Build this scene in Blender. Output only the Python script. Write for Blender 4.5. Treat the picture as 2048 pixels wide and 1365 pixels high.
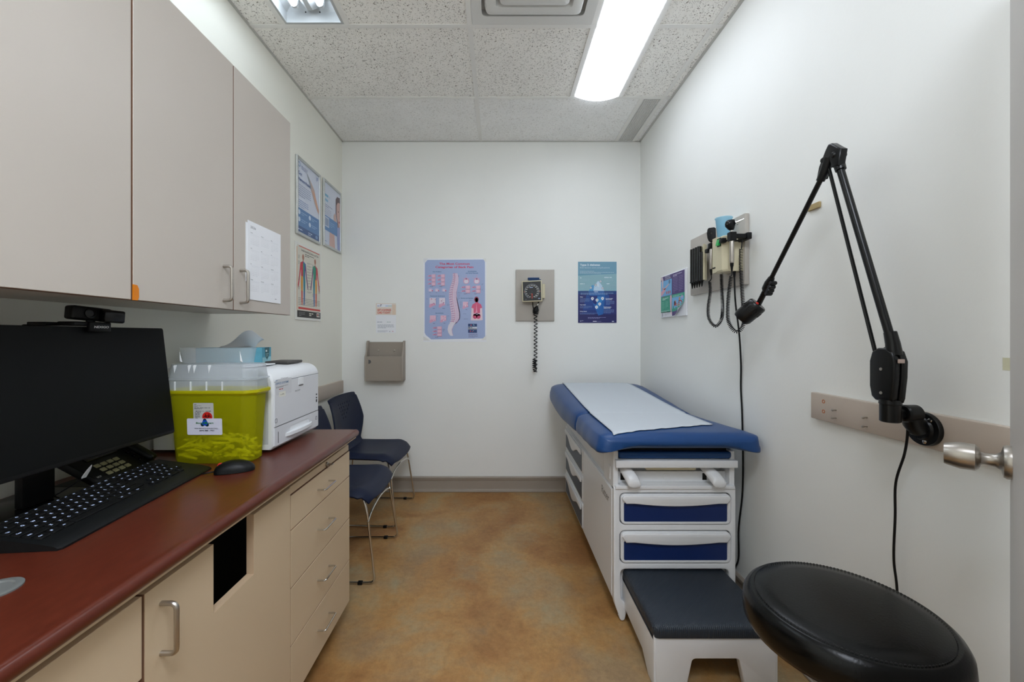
import bpy, bmesh, math, random
from mathutils import Matrix, Vector
import numpy as np
random.seed(7)
PI = math.pi
for o in list(bpy.data.objects): bpy.data.objects.remove(o)
SC = bpy.context.scene
COL = SC.collection

# ---------------------------------------------------------------- camera, world, exposure
cam_d = bpy.data.cameras.new('camera'); cam = bpy.data.objects.new('camera', cam_d); COL.objects.link(cam)
cam.location = (0, 0, 1.245); cam.rotation_euler = (PI/2, 0, 0)
cam_d.sensor_fit = 'HORIZONTAL'; cam_d.sensor_width = 36.0
cam_d.lens = 812/2048*36.0
cam_d.shift_x = (1024-997)/2048; cam_d.shift_y = -(682.5-672)/2048
cam_d.clip_start = .02
SC.camera = cam
SC.view_settings.view_transform = 'Standard'; SC.view_settings.look = 'None'
SC.view_settings.gamma = 1; SC.view_settings.use_curve_mapping = False
SC.view_settings.exposure = 0.75
L_PANEL = 4.6      # radiance of the prismatic lens
L_TUBE = 7.5       # radiance of the bare tubes
L_FILL = 14.5        # radiance of the fill light added behind the camera
W = bpy.data.worlds.new('world'); SC.world = W; W.use_nodes = True
W.node_tree.nodes['Background'].inputs[0].default_value = (.8, .85, .9, 1)
W.node_tree.nodes['Background'].inputs[1].default_value = .25
SC.cycles.max_bounces = 10; SC.cycles.diffuse_bounces = 6; SC.cycles.glossy_bounces = 4
SC.cycles.transmission_bounces = 10; SC.cycles.transparent_max_bounces = 12
SC.cycles.sample_clamp_indirect = 6

# ---------------------------------------------------------------- materials
def lin(c):
    out = []
    for v in c[:3]:
        v = v/255.0
        out.append(v/12.92 if v <= .04045 else ((v+.055)/1.055)**2.4)
    return tuple(out)+(1.0,)
MATS = {}
def mat(name, rgb, rough=.5, metal=0, coat=0, trans=0, alpha=1, emit=None, estr=0, ior=1.45, spec=.5, var=0, vscale=8, bump=0, bscale=200, stretch=(1, 1, 1), thin=False):
    if name in MATS: return MATS[name]
    m = bpy.data.materials.new(name); m.use_nodes = True; nt = m.node_tree; N = nt.nodes; Lk = nt.links
    b = N['Principled BSDF']
    b.inputs['Base Color'].default_value = lin(rgb); b.inputs['Roughness'].default_value = rough
    b.inputs['Metallic'].default_value = metal; b.inputs['IOR'].default_value = ior
    b.inputs['Specular IOR Level'].default_value = spec
    b.inputs['Coat Weight'].default_value = coat; b.inputs['Coat Roughness'].default_value = .12
    b.inputs['Transmission Weight'].default_value = trans; b.inputs['Alpha'].default_value = alpha
    if emit is not None:
        b.inputs['Emission Color'].default_value = lin(emit); b.inputs['Emission Strength'].default_value = estr
    if var or bump:
        tc = N.new('ShaderNodeTexCoord'); mp = N.new('ShaderNodeMapping'); mp.inputs['Scale'].default_value = stretch
        Lk.new(tc.outputs['Object'], mp.inputs['Vector'])
    if var:
        nz = N.new('ShaderNodeTexNoise'); nz.inputs['Scale'].default_value = vscale; nz.inputs['Detail'].default_value = 5
        Lk.new(mp.outputs['Vector'], nz.inputs['Vector'])
        rp = N.new('ShaderNodeMapRange'); rp.inputs['From Min'].default_value = .3; rp.inputs['From Max'].default_value = .7
        rp.inputs['To Min'].default_value = 1-var; rp.inputs['To Max'].default_value = 1+var
        Lk.new(nz.outputs['Fac'], rp.inputs['Value'])
        mx = N.new('ShaderNodeVectorMath'); mx.operation = 'SCALE'; mx.inputs[0].default_value = lin(rgb)[:3]
        Lk.new(rp.outputs['Result'], mx.inputs['Scale']); Lk.new(mx.outputs['Vector'], b.inputs['Base Color'])
    if bump:
        n2 = N.new('ShaderNodeTexNoise'); n2.inputs['Scale'].default_value = bscale; n2.inputs['Detail'].default_value = 3
        Lk.new(mp.outputs['Vector'], n2.inputs['Vector'])
        bp = N.new('ShaderNodeBump'); bp.inputs['Strength'].default_value = bump; bp.inputs['Distance'].default_value = .002
        Lk.new(n2.outputs['Fac'], bp.inputs['Height']); Lk.new(bp.outputs['Normal'], b.inputs['Normal'])
    MATS[name] = m
    return m
def ink_mat():
    m = bpy.data.materials.new('printed_ink'); m.use_nodes = True; N = m.node_tree.nodes
    a = N.new('ShaderNodeAttribute'); a.attribute_name = 'Col'
    m.node_tree.links.new(a.outputs['Color'], N['Principled BSDF'].inputs['Base Color'])
    N['Principled BSDF'].inputs['Roughness'].default_value = .45
    return m
INK = ink_mat()
def floor_mat():
    m = bpy.data.materials.new('mottled_vinyl'); m.use_nodes = True; nt = m.node_tree; N = nt.nodes; L = nt.links
    b = N['Principled BSDF']; tc = N.new('ShaderNodeTexCoord')
    def noise(scale, det, rough, dist=0, off=0):
        mp = N.new('ShaderNodeMapping'); mp.inputs['Location'].default_value = (off, off*.7, 0)
        L.new(tc.outputs['Object'], mp.inputs['Vector'])
        n = N.new('ShaderNodeTexNoise'); n.inputs['Scale'].default_value = scale; n.inputs['Detail'].default_value = det
        n.inputs['Roughness'].default_value = rough; n.inputs['Distortion'].default_value = dist
        L.new(mp.outputs['Vector'], n.inputs['Vector']); return n
    def ramp(src, stops):
        r = N.new('ShaderNodeValToRGB'); L.new(src, r.inputs['Fac'])
        e = r.color_ramp.elements
        while len(e) < len(stops): e.new(.5)
        for k, (p, c) in enumerate(stops): e[k].position = p; e[k].color = lin(c)
        return r
    n1 = noise(3.2, 8, .68, .4)
    r1 = ramp(n1.outputs['Fac'], [(.30, (126, 88, 54)), (.42, (146, 104, 62)), (.52, (160, 121, 74)), (.61, (156, 134, 98)), (.74, (142, 132, 106))])
    n2 = noise(2.0, 6, .6, .3, 5.3)
    r2 = ramp(n2.outputs['Fac'], [(.38, (146, 98, 54)), (.5, (178, 136, 82)), (.64, (154, 142, 114))])
    mx = N.new('ShaderNodeMix'); mx.data_type = 'RGBA'; mx.inputs['Factor'].default_value = .45
    L.new(r1.outputs['Color'], mx.inputs['A']); L.new(r2.outputs['Color'], mx.inputs['B'])
    n3 = noise(38, 7, .78, .2, 2)
    mr = N.new('ShaderNodeMapRange'); mr.inputs['From Min'].default_value = .3; mr.inputs['From Max'].default_value = .7
    mr.inputs['To Min'].default_value = .80; mr.inputs['To Max'].default_value = 1.18
    L.new(n3.outputs['Fac'], mr.inputs['Value'])
    sc = N.new('ShaderNodeVectorMath'); sc.operation = 'SCALE'; L.new(mx.outputs['Result'], sc.inputs[0]); L.new(mr.outputs['Result'], sc.inputs['Scale'])
    L.new(sc.outputs['Vector'], b.inputs['Base Color'])
    b.inputs['Roughness'].default_value = .42; b.inputs['Specular IOR Level'].default_value = .35
    bp = N.new('ShaderNodeBump'); bp.inputs['Strength'].default_value = .08; bp.inputs['Distance'].default_value = .002
    L.new(n3.outputs['Fac'], bp.inputs['Height']); L.new(bp.outputs['Normal'], b.inputs['Normal'])
    return m
def tile_mat(name, base, hole, thr, scale, seed):
    m = bpy.data.materials.new(name); m.use_nodes = True; nt = m.node_tree; N = nt.nodes; L = nt.links
    b = N['Principled BSDF']; b.inputs['Roughness'].default_value = .9; b.inputs['Specular IOR Level'].default_value = .2
    tc = N.new('ShaderNodeTexCoord')
    def nz(s, det, loc, dist):
        mp = N.new('ShaderNodeMapping'); mp.inputs['Location'].default_value = loc
        L.new(tc.outputs['Object'], mp.inputs['Vector'])
        n = N.new('ShaderNodeTexNoise'); n.inputs['Scale'].default_value = s; n.inputs['Detail'].default_value = det; n.inputs['Distortion'].default_value = dist
        L.new(mp.outputs['Vector'], n.inputs['Vector']); return n
    a = nz(scale, 1.5, (seed, 0, 0), 1.2)
    r = N.new('ShaderNodeMapRange'); r.inputs['From Min'].default_value = thr; r.inputs['From Max'].default_value = thr+.035
    L.new(a.outputs['Fac'], r.inputs['Value'])
    g = nz(6, 3, (0, seed, 0), 0)
    g2 = N.new('ShaderNodeMapRange'); g2.inputs['From Min'].default_value = .3; g2.inputs['From Max'].default_value = .7
    g2.inputs['To Min'].default_value = .96; g2.inputs['To Max'].default_value = 1.03
    L.new(g.outputs['Fac'], g2.inputs['Value'])
    s = N.new('ShaderNodeVectorMath'); s.operation = 'SCALE'; s.inputs[0].default_value = lin(base)[:3]; L.new(g2.outputs['Result'], s.inputs['Scale'])
    mx = N.new('ShaderNodeMix'); mx.data_type = 'RGBA'
    L.new(r.outputs['Result'], mx.inputs['Factor']); L.new(s.outputs['Vector'], mx.inputs['A']); mx.inputs['B'].default_value = lin(hole)
    L.new(mx.outputs['Result'], b.inputs['Base Color'])
    bp = N.new('ShaderNodeBump'); bp.inputs['Strength'].default_value = .5; bp.inputs['Distance'].default_value = .002; bp.invert = True
    L.new(r.outputs['Result'], bp.inputs['Height']); L.new(bp.outputs['Normal'], b.inputs['Normal'])
    return m
def see_through(name, rgb, amount, rough=.25, dens=1.0):
    """translucent moulded plastic: a coloured plastic surface mixed with tinted see-through"""
    m = bpy.data.materials.new(name); m.use_nodes = True; nt = m.node_tree; N = nt.nodes; L = nt.links
    b = N['Principled BSDF']; b.inputs['Base Color'].default_value = lin(rgb); b.inputs['Roughness'].default_value = rough
    t = N.new('ShaderNodeBsdfTransparent'); t.inputs['Color'].default_value = lin([255-(255-c)*dens for c in rgb])
    tl = N.new('ShaderNodeBsdfTranslucent'); tl.inputs['Color'].default_value = lin(rgb)
    m1 = N.new('ShaderNodeMixShader'); m1.inputs[0].default_value = .35; L.new(b.outputs[0], m1.inputs[1]); L.new(tl.outputs[0], m1.inputs[2])
    m2 = N.new('ShaderNodeMixShader'); m2.inputs[0].default_value = amount; L.new(m1.outputs[0], m2.inputs[1]); L.new(t.outputs[0], m2.inputs[2])
    L.new(m2.outputs[0], N['Material Output'].inputs['Surface'])
    return m

M_wall = mat('wall_paint', (236, 237, 233), .55, bump=.12, bscale=90, var=.012, vscale=2.5, spec=.35)
M_wall_l = mat('wall_paint_side', (234, 233, 222), .55, bump=.12, bscale=90, var=.012, vscale=2.5, spec=.35)
M_taupe = mat('taupe_paint', (158, 148, 136), .45, var=.02, vscale=6)
M_upper = mat('upper_laminate', (190, 182, 172), .38, var=.015, vscale=3)
M_base = mat('base_laminate', (200, 180, 151), .42, var=.015, vscale=3)
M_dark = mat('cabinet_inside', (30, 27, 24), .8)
M_edge = mat('brown_edge', (120, 88, 68), .6)
M_board = mat('painted_board', (178, 172, 163), .45, var=.02, vscale=6)
M_rail = mat('painted_rail', (190, 176, 162), .45, var=.02, vscale=6)
M_steel = mat('brushed_steel', (186, 180, 172), .34, 1)
M_chrome = mat('chrome', (205, 203, 198), .12, 1)
M_black = mat('black_plastic', (8, 9, 10), .45, spec=.3)
M_blackg = mat('black_gloss', (10, 11, 12), .2)
M_tube = mat('black_enamel', (9, 10, 11), .3, spec=.4)
M_rubber = mat('black_cable', (10, 10, 11), .5, spec=.3)
M_white = mat('white_plastic', (226, 228, 230), .38)
M_paper = mat('white_paper', (236, 238, 242), .7)
M_grid = mat('grid_bar_white', (236, 235, 231), .5)
M_tin = mat('fixture_enamel', (240, 241, 240), .4)
M_tin2 = mat('reflector_enamel', (190, 193, 194), .45)
M_vent = mat('vent_enamel', (224, 224, 221), .5)
M_navy = mat('navy_shell', (17, 26, 50), .44, spec=.3, bump=.15, bscale=700)
M_vinyl = mat('blue_vinyl', (27, 66, 118), .36, bump=.12, bscale=500, spec=.4)
M_leather = mat('black_leather', (6, 7, 7), .26, bump=.12, bscale=200, spec=.3)
M_table = mat('table_shell', (224, 225, 226), .36)
M_counter = mat('red_brown_laminate', (86, 35, 21), .3, var=.12, vscale=90, coat=.05, stretch=(1, .35, 1))
M_cream = mat('cream_plastic', (206, 198, 168), .42)
M_alu = mat('aluminium_frame', (198, 200, 198), .3, .85)

# ---------------------------------------------------------------- mesh building
WM = {}
class MB:
    def __init__(s): s.v = []; s.f = []; s.c = []
    def add(s, vs, fs, col=None):
        k = len(s.v); s.v += [tuple(p) for p in vs]; s.f += [tuple(i+k for i in f) for f in fs]
        if col is not None: s.c += [col]*len(vs)
        return s
    def box(s, a, b, bev=0, seg=2, M=None):
        x0, x1 = sorted((a[0], b[0])); y0, y1 = sorted((a[1], b[1])); z0, z1 = sorted((a[2], b[2]))
        vs = [(x, y, z) for z in (z0, z1) for y in (y0, y1) for x in (x0, x1)]
        fs = [(0, 2, 3, 1), (4, 5, 7, 6), (0, 1, 5, 4), (2, 6, 7, 3), (0, 4, 6, 2), (1, 3, 7, 5)]
        if bev:
            bm = bmesh.new(); bv = [bm.verts.new(p) for p in vs]
            for f in fs: bm.faces.new([bv[i] for i in f])
            bmesh.ops.bevel(bm, geom=list(bm.edges), offset=bev, segments=seg, affect='EDGES', profile=.5)
            bm.verts.index_update(); vs = [tuple(v.co) for v in bm.verts]; fs = [tuple(v.index for v in f.verts) for f in bm.faces]; bm.free()
        if M is not None: vs = [M @ Vector(p) for p in vs]
        return s.add(vs, fs)
    def loft(s, rings, cap=True, closed=True):
        n = len(rings[0]); vs = [p for r in rings for p in r]; fs = []
        for k in range(len(rings)-1):
            for i in range(n if closed else n-1):
                j = (i+1) % n; fs.append((k*n+i, k*n+j, (k+1)*n+j, (k+1)*n+i))
        if cap: fs.append(tuple(range(n-1, -1, -1))); fs.append(tuple(range((len(rings)-1)*n, len(rings)*n)))
        return s.add(vs, fs)
    def tube(s, pts, r, seg=10, cap=True):
        pts = [Vector(p) for p in pts]; rings = []; n = len(pts)
        t0 = (pts[1]-pts[0]).normalized(); a = Vector((0, 0, 1)) if abs(t0.z) < .9 else Vector((1, 0, 0))
        u = t0.cross(a).normalized()
        for i, p in enumerate(pts):
            t = (pts[min(i+1, n-1)]-pts[max(i-1, 0)])
            if t.length < 1e-9: t = t0
            t = t.normalized(); u = (u-t*u.dot(t))
            u = u.normalized() if u.length > 1e-6 else t.orthogonal().normalized()
            w = t.cross(u); rr = r[i] if isinstance(r, (list, tuple)) else r
            rings.append([p+u*math.cos(2*PI*k/seg)*rr+w*math.sin(2*PI*k/seg)*rr for k in range(seg)]); t0 = t
        return s.loft(rings, cap)
    def cyl(s, a, b, r, seg=20, r2=None):
        return s.tube([a, b], [r, r if r2 is None else r2], seg)
    def lathe(s, a, ax, prof, seg=28):
        """prof: (distance along the axis, radius)"""
        a = Vector(a); ax = Vector(ax).normalized(); u = ax.orthogonal().normalized(); w = ax.cross(u)
        return s.loft([[a+ax*h+u*math.cos(2*PI*k/seg)*r+w*math.sin(2*PI*k/seg)*r for k in range(seg)] for h, r in prof])
    def plate(s, outer, holes, O, U, V, t, bev=0):
        """outline with holes extruded by t along U x V; bevelled if wanted"""
        O, U, V = Vector(O), Vector(U).normalized(), Vector(V).normalized(); N = U.cross(V)
        cu = bpy.data.curves.new('tmp', 'CURVE'); cu.dimensions = '2D'; cu.fill_mode = 'BOTH'
        cu.extrude = max(t/2-bev, 1e-5); cu.bevel_depth = bev; cu.bevel_resolution = 2; cu.offset = -bev
        for loop in [outer]+list(holes):
            sp = cu.splines.new('POLY'); sp.points.add(len(loop)-1); sp.use_cyclic_u = True
            for i, (x, y) in enumerate(loop): sp.points[i].co = (x, y, 0, 1)
        ob = bpy.data.objects.new('tmp', cu); COL.objects.link(ob)
        me = bpy.data.meshes.new_from_object(ob.evaluated_get(bpy.context.evaluated_depsgraph_get()))
        vs = [O+U*v.co.x+V*v.co.y+N*(v.co.z+t/2) for v in me.vertices]; fs = [tuple(p.vertices) for p in me.polygons]
        bpy.data.objects.remove(ob); bpy.data.curves.remove(cu); bpy.data.meshes.remove(me)
        return s.add(vs, fs)
    def grid(s, fn, nu, nv, skip=None):
        vs = [fn(i/nu, j/nv) for j in range(nv+1) for i in range(nu+1)]
        fs = [(j*(nu+1)+i, j*(nu+1)+i+1, (j+1)*(nu+1)+i+1, (j+1)*(nu+1)+i) for j in range(nv) for i in range(nu) if not (skip and skip(i, j))]
        return s.add(vs, fs)
    def build(s, name, material, parent=None, label=None, kind=None, smooth=30, mods=(), fix=True):
        W0 = WM[parent.name] if parent is not None else Matrix.Identity(4)
        inv = W0.inverted()
        me = bpy.data.meshes.new(name); me.from_pydata([inv @ Vector(p) for p in s.v], [], s.f)
        if fix:
            bm = bmesh.new(); bm.from_mesh(me); bmesh.ops.remove_doubles(bm, verts=bm.verts, dist=1e-6) if not s.c else None
            bmesh.ops.recalc_face_normals(bm, faces=bm.faces); bm.to_mesh(me); bm.free()
        if s.c:
            at = me.color_attributes.new('Col', 'FLOAT_COLOR', 'POINT')
            at.data.foreach_set('color', np.array(s.c, dtype=np.float32).ravel())
        if smooth:
            me.shade_smooth(); me.set_sharp_from_angle(angle=math.radians(smooth))
        me.materials.append(material)
        ob = bpy.data.objects.new(name, me); COL.objects.link(ob)
        if parent is not None: ob.parent = parent
        WM[ob.name] = W0
        for ty, kw in mods:
            md = ob.modifiers.new(ty.lower(), ty)
            for k, v in kw.items(): setattr(md, k, v)
        if label: ob['label'] = label
        if kind: ob['kind'] = kind
        return ob
def thing(name, label, cat, loc=(0, 0, 0), rz=0, group=None):
    o = bpy.data.objects.new(name, None); COL.objects.link(o); o.empty_display_size = .05
    o.location = loc; o.rotation_euler = (0, 0, rz); o['label'] = label; o['category'] = cat
    if group: o['group'] = group
    WM[o.name] = Matrix.Translation(loc) @ Matrix.Rotation(rz, 4, 'Z'); return o
def tag(o, label, cat, group=None):
    o['label'] = label; o['category'] = cat
    if group: o['group'] = group
    return o
def rrect(x0, y0, x1, y1, r, n=5):
    pts = []
    for cx, cy, a in ((x1-r, y1-r, 0), (x0+r, y1-r, 90), (x0+r, y0+r, 180), (x1-r, y0+r, 270)):
        for k in range(n+1):
            t = math.radians(a+90*k/n); pts.append((cx+r*math.cos(t), cy+r*math.sin(t)))
    return pts
def arc(cx, cy, r, a0, a1, n=10):
    return [(cx+r*math.cos(math.radians(a0+(a1-a0)*k/n)), cy+r*math.sin(math.radians(a0+(a1-a0)*k/n))) for k in range(n+1)]
def fillet(pts, rad, n=5):
    pts = [Vector(p) for p in pts]; out = [pts[0]]
    for i in range(1, len(pts)-1):
        a, b, c = pts[i-1], pts[i], pts[i+1]; u = (a-b); w = (c-b); r = min(rad, u.length*.49, w.length*.49)
        p, q = b+u.normalized()*r, b+w.normalized()*r
        for k in range(n+1):
            t = k/n; out.append(p*(1-t)**2+b*2*t*(1-t)+q*t*t)
    out.append(pts[-1]); return out
def spline(pts, n=8):
    P = [Vector(p) for p in pts]; P = [P[0]*2-P[1]]+P+[P[-1]*2-P[-2]]; out = []
    for i in range(1, len(P)-2):
        for k in range(n):
            t = k/n; a, b, c, d = P[i-1:i+3]
            out.append(.5*((2*b)+(c-a)*t+(2*a-5*b+4*c-d)*t*t+(3*b-a-3*c+d)*t**3))
    out.append(P[-2]); return out
def coil(path, R, pitch, per=9):
    P = spline(path, 14); L = [0]
    for i in range(1, len(P)): L.append(L[-1]+(P[i]-P[i-1]).length)
    turns = L[-1]/pitch; n = int(turns*per); out = []; u = None; j = 0
    for k in range(n+1):
        s_ = L[-1]*k/n
        while j < len(L)-2 and L[j+1] < s_: j += 1
        f = (s_-L[j])/max(L[j+1]-L[j], 1e-9); p = P[j].lerp(P[j+1], f); t = (P[j+1]-P[j]).normalized()
        u = t.orthogonal().normalized() if u is None else (u-t*u.dot(t)).normalized(); w = t.cross(u); a = 2*PI*k/per
        out.append(p+u*math.cos(a)*R+w*math.sin(a)*R)
    return out
TXT = {}
def text_mesh(body, bold=0, spacing=1):
    key = (body, bold, spacing)
    if key not in TXT:
        cu = bpy.data.curves.new('tmp', 'FONT'); cu.body = body; cu.size = 1; cu.offset = bold; cu.resolution_u = 3; cu.space_character = spacing
        ob = bpy.data.objects.new('tmp', cu); COL.objects.link(ob)
        me = bpy.data.meshes.new_from_object(ob.evaluated_get(bpy.context.evaluated_depsgraph_get()))
        TXT[key] = ([(v.co.x, v.co.y) for v in me.vertices], [tuple(p.vertices) for p in me.polygons])
        bpy.data.objects.remove(ob); bpy.data.curves.remove(cu); bpy.data.meshes.remove(me)
    return TXT[key]
class Print:
    """flat print on a real sheet: x to the reader's right, y down, in units of the sheet"""
    def __init__(s, tl, right, down, unit, bend=None):
        s.o = Vector(tl); s.r = Vector(right).normalized(); s.d = Vector(down).normalized(); s.n = s.d.cross(s.r); s.u = unit; s.l = 1; s.k = 0; s.mb = MB(); s.bend = bend
    def P(s, x, y):
        p = s.o+s.r*x*s.u+s.d*y*s.u+s.n*(.00022*s.l+min(s.k, 100)*1.5e-6)
        return s.bend(p, x, y) if s.bend else p
    def up(s): s.l += 1; return s
    def poly(s, pts, c):
        if len(pts) != 4 or abs(pts[0][0]-pts[2][0])*abs(pts[0][1]-pts[2][1])*s.u*s.u > 2e-4: s.k += 1
        s.mb.add([s.P(x, y) for x, y in pts], [tuple(range(len(pts)))], lin(c)); return s
    def rect(s, x0, y0, x1, y1, c):
        s.k += abs(x1-x0)*abs(y1-y0)*s.u*s.u > 2e-4; return s.poly([(x0, y0), (x1, y0), (x1, y1), (x0, y1)], c)
    def circ(s, x, y, r, c, ry=None, n=18, a0=0, a1=360):
        ry = ry or r; return s.poly([(x+r*math.cos(math.radians(a0+(a1-a0)*k/n)), y+ry*math.sin(math.radians(a0+(a1-a0)*k/n))) for k in range(n if a1-a0 == 360 else n+1)], c)
    def ring(s, x, y, r, w, c, n=28, a0=0, a1=360):
        for k in range(n):
            a = math.radians(a0+(a1-a0)*k/n); b = math.radians(a0+(a1-a0)*(k+1)/n)
            s.poly([(x+(r-w)*math.cos(a), y+(r-w)*math.sin(a)), (x+r*math.cos(a), y+r*math.sin(a)), (x+r*math.cos(b), y+r*math.sin(b)), (x+(r-w)*math.cos(b), y+(r-w)*math.sin(b))], c)
        return s
    def line(s, pts, w, c):
        for (x0, y0), (x1, y1) in zip(pts, pts[1:]):
            L = math.hypot(x1-x0, y1-y0) or 1; nx, ny = -(y1-y0)/L*w/2, (x1-x0)/L*w/2
            s.poly([(x0+nx, y0+ny), (x1+nx, y1+ny), (x1-nx, y1-ny), (x0-nx, y0-ny)], c)
        return s
    def band(s, pts, ws, c, c2=None):
        for i in range(len(pts)-1):
            (x0, y0), (x1, y1) = pts[i], pts[i+1]
            s.poly([(x0-ws[i], y0), (x0+ws[i], y0), (x1+ws[i+1], y1), (x1-ws[i+1], y1)], c)
        return s
    def text(s, body, x, y, h, c, bold=0, w=None, align='l', slant=0):
        """h: capital height; y: baseline; w: fit to this width"""
        vs, fs = text_mesh(body, bold)
        k = h/.70; x0 = min(p[0] for p in vs); x1 = max(p[0] for p in vs); kx = k if w is None else w/(x1-x0)
        off = {'l': -x0*kx, 'c': -(x0+x1)/2*kx, 'r': -x1*kx}[align]
        s.mb.add([s.P(x+off+a*kx+b*k*slant, y-b*k) for a, b in vs], fs, lin(c)); return s
    def lines(s, x0, y0, x1, n, dy, h, c, seed=0):
        """rows of print too small to read: word-length dashes"""
        rn = random.Random(seed+int(x0*7+y0*13))
        for i in range(n):
            x = x0; end = x1 if i < n-1 else x0+(x1-x0)*rn.uniform(.4, .85)
            while x < end:
                w = rn.uniform(2, 7)*h; s.rect(x, y0+i*dy, min(x+w, end), y0+i*dy+h, c); x += w+h*1.0
        return s
    def build(s, parent, name='print', label=None): return s.mb.build(name, INK, parent, label, smooth=0, fix=False)

# ================================================================= the setting
XL, XR, YB, YF, ZC = -1.249, 1.133, 3.24, -.95, 2.793
def struct(name, mb, m, parent=None, **k): return mb.build(name, m, parent, kind=None if parent else 'structure', **k)
struct('floor', MB().box((XL-.1, YF-.1, -.1), (XR+.1, YB+.1, 0)), floor_mat())
struct('wall_back', MB().box((XL-.1, YB, 0), (XR+.1, YB+.1, 2.95)), M_wall)
struct('wall_left', MB().box((XL-.1, YF, 0), (XL, YB, 2.95)), M_wall_l)
struct('wall_right', MB().box((XR, YF, 0), (XR+.1, YB, 2.95)), M_wall)
struct('wall_front', MB().box((XL-.1, YF-.1, 0), (XR+.1, YF, 2.95)), M_wall)
ceil = struct('ceiling', MB().box((XL-.1, YF-.1, 2.95), (XR+.1, YB+.1, 3.0)), M_grid)
T_near = tile_mat('fissured_tile', (250, 248, 243), (126, 118, 110), .615, 140, 1)
T_far = tile_mat('fine_tile', (250, 250, 248), (214, 212, 208), .60, 130, 4)
yr = [3.24, 2.64, 2.03, 1.42, .81, .20, -.41, YF]
xa, xb, xc, xd, xe, xf = -1.07, -.753, -.143, .475, .79, 1.075
def tile(x0, x1, y0, y1, m, dz=0):
    MB().box((x0, y0, ZC+.0035+dz), (x1, y1, ZC+.018), .0015, 1).build('ceiling_tile', m, ceil, smooth=0)
g = .004
cells = []
for r in range(7):
    y1, y0 = yr[r]-g, yr[r+1]+g
    if r == 0: segs = [(XL, xc), (xc, .935), (xf, XR)]
    elif r == 1: segs = [(XL, xc), (xc, xd), (xe, xf), (xf, XR)]
    elif r == 2: segs = [(XL, xa), (xb, xc), (xe, xf), (xf, XR)]
    elif r == 3: segs = [(XL, xa), (xb, xc), (xc, xd), (xd, xf), (xf, XR)]
    elif r == 4: segs = [(XL, xc), (xc, xf), (xf, XR)]
    else: segs = [(XL, xc), (xd, xf), (xf, XR)]
    for x0, x1 in segs: tile(x0+g, x1-g, y0, y1, T_far if r == 0 else T_near, random.uniform(0, .0015))
def bar(x0, y0, x1, y1, w=.0125):
    if x0 == x1: mb = MB().box((x0-w, y0, ZC), (x0+w, y1, ZC+.003)).box((x0-.004, y0, ZC+.003), (x0+.004, y1, ZC+.045))
    else: mb = MB().box((x0, y0-w, ZC-.0004), (x1, y0+w, ZC+.003)).box((x0, y0-.004, ZC+.003), (x1, y0+.004, ZC+.045))
    mb.build('grid_bar', M_grid, ceil, smooth=0)
bar(xc, YF, xc, YB); bar(xf, YF, xf, YB); bar(xd, YF, xd, .20); bar(xd, 1.42, xd, 2.64); bar(xe, 1.42, xe, 2.64); bar(xa, .81, xa, 2.03); bar(xb, .81, xb, 2.03)
bar(.935, 2.64, .935, YB)
for y in yr[1:-1]:
    if y == -.41: bar(XL, y, xc, y); bar(xd, y, XR, y)
    else: bar(XL, y, XR, y)
M_ang = mat('wall_angle_white', (196, 195, 190), .5)
MB().box((XL, YF, ZC-.0008), (XL+.012, YB, ZC+.003)).build('wall_angle', M_ang, ceil, smooth=0)
MB().box((XR-.014, YF, ZC-.0008), (XR, YB, ZC+.003)).build('wall_angle', M_ang, ceil, smooth=0)
MB().box((XL, YB-.012, ZC-.0008), (XR, YB, ZC+.003)).build('wall_angle', M_ang, ceil, smooth=0)

# baseboards: a moulded profile swept along the wall
bp = [(0, 0), (.014, 0), (.016, .004), (.016, .010), (.011, .014), (.011, .020), (.009, .024), (.009, .092), (.013, .098), (.013, .104), (.016, .108), (.016, .118), (.008, .124), (0, .124)]
def skirting(name, a, b, n):
    a, b, n = Vector(a), Vector(b), Vector(n)
    struct(name, MB().loft([[p+n*d+Vector((0, 0, z)) for d, z in bp] for p in (a, b)]), M_taupe, smooth=25)
skirting('baseboard_back', (XL, YB, 0), (XR, YB, 0), (0, -1, 0))
skirting('baseboard_left', (XL, 1.765, 0), (XL, YB, 0), (1, 0, 0))
skirting('baseboard_right', (XR, YF, 0), (XR, YB, 0), (-1, 0, 0))
# bumper rails
def rail(name, x0, x1, y0, y1, z0, z1):
    return struct(name, MB().box((x0, y0, z0), (x1, y1, z1), .004, 2), M_rail)
rail('trim_1', XL, XL+.022, 1.80, 3.215, .795, .893)
tr = rail('trim_2', XR-.021, XR, .30, 1.447, .953, 1.045)
M_wood = mat('bare_wood', (176, 104, 58), .7, var=.15, vscale=60)
for z in (1.020, .986): MB().lathe((XR-.0205, 1.389, z), (-1, 0, 0), [(0, .0065), (.001, .0065), (.001, .0038), (-.002, .0036)], 16).build('screw_hole', M_wood, tr)
for y, z in ((1.337, 1.000), (1.337, .974), (1.2247, .998), (1.2247, .971)):
    MB().lathe((XR-.0205, y, z), (-1, 0, 0), [(0, .002), (.012, .002), (.012, .0045), (.016, .0035), (.017, .001)], 10).build('screw', M_steel, tr)

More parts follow.
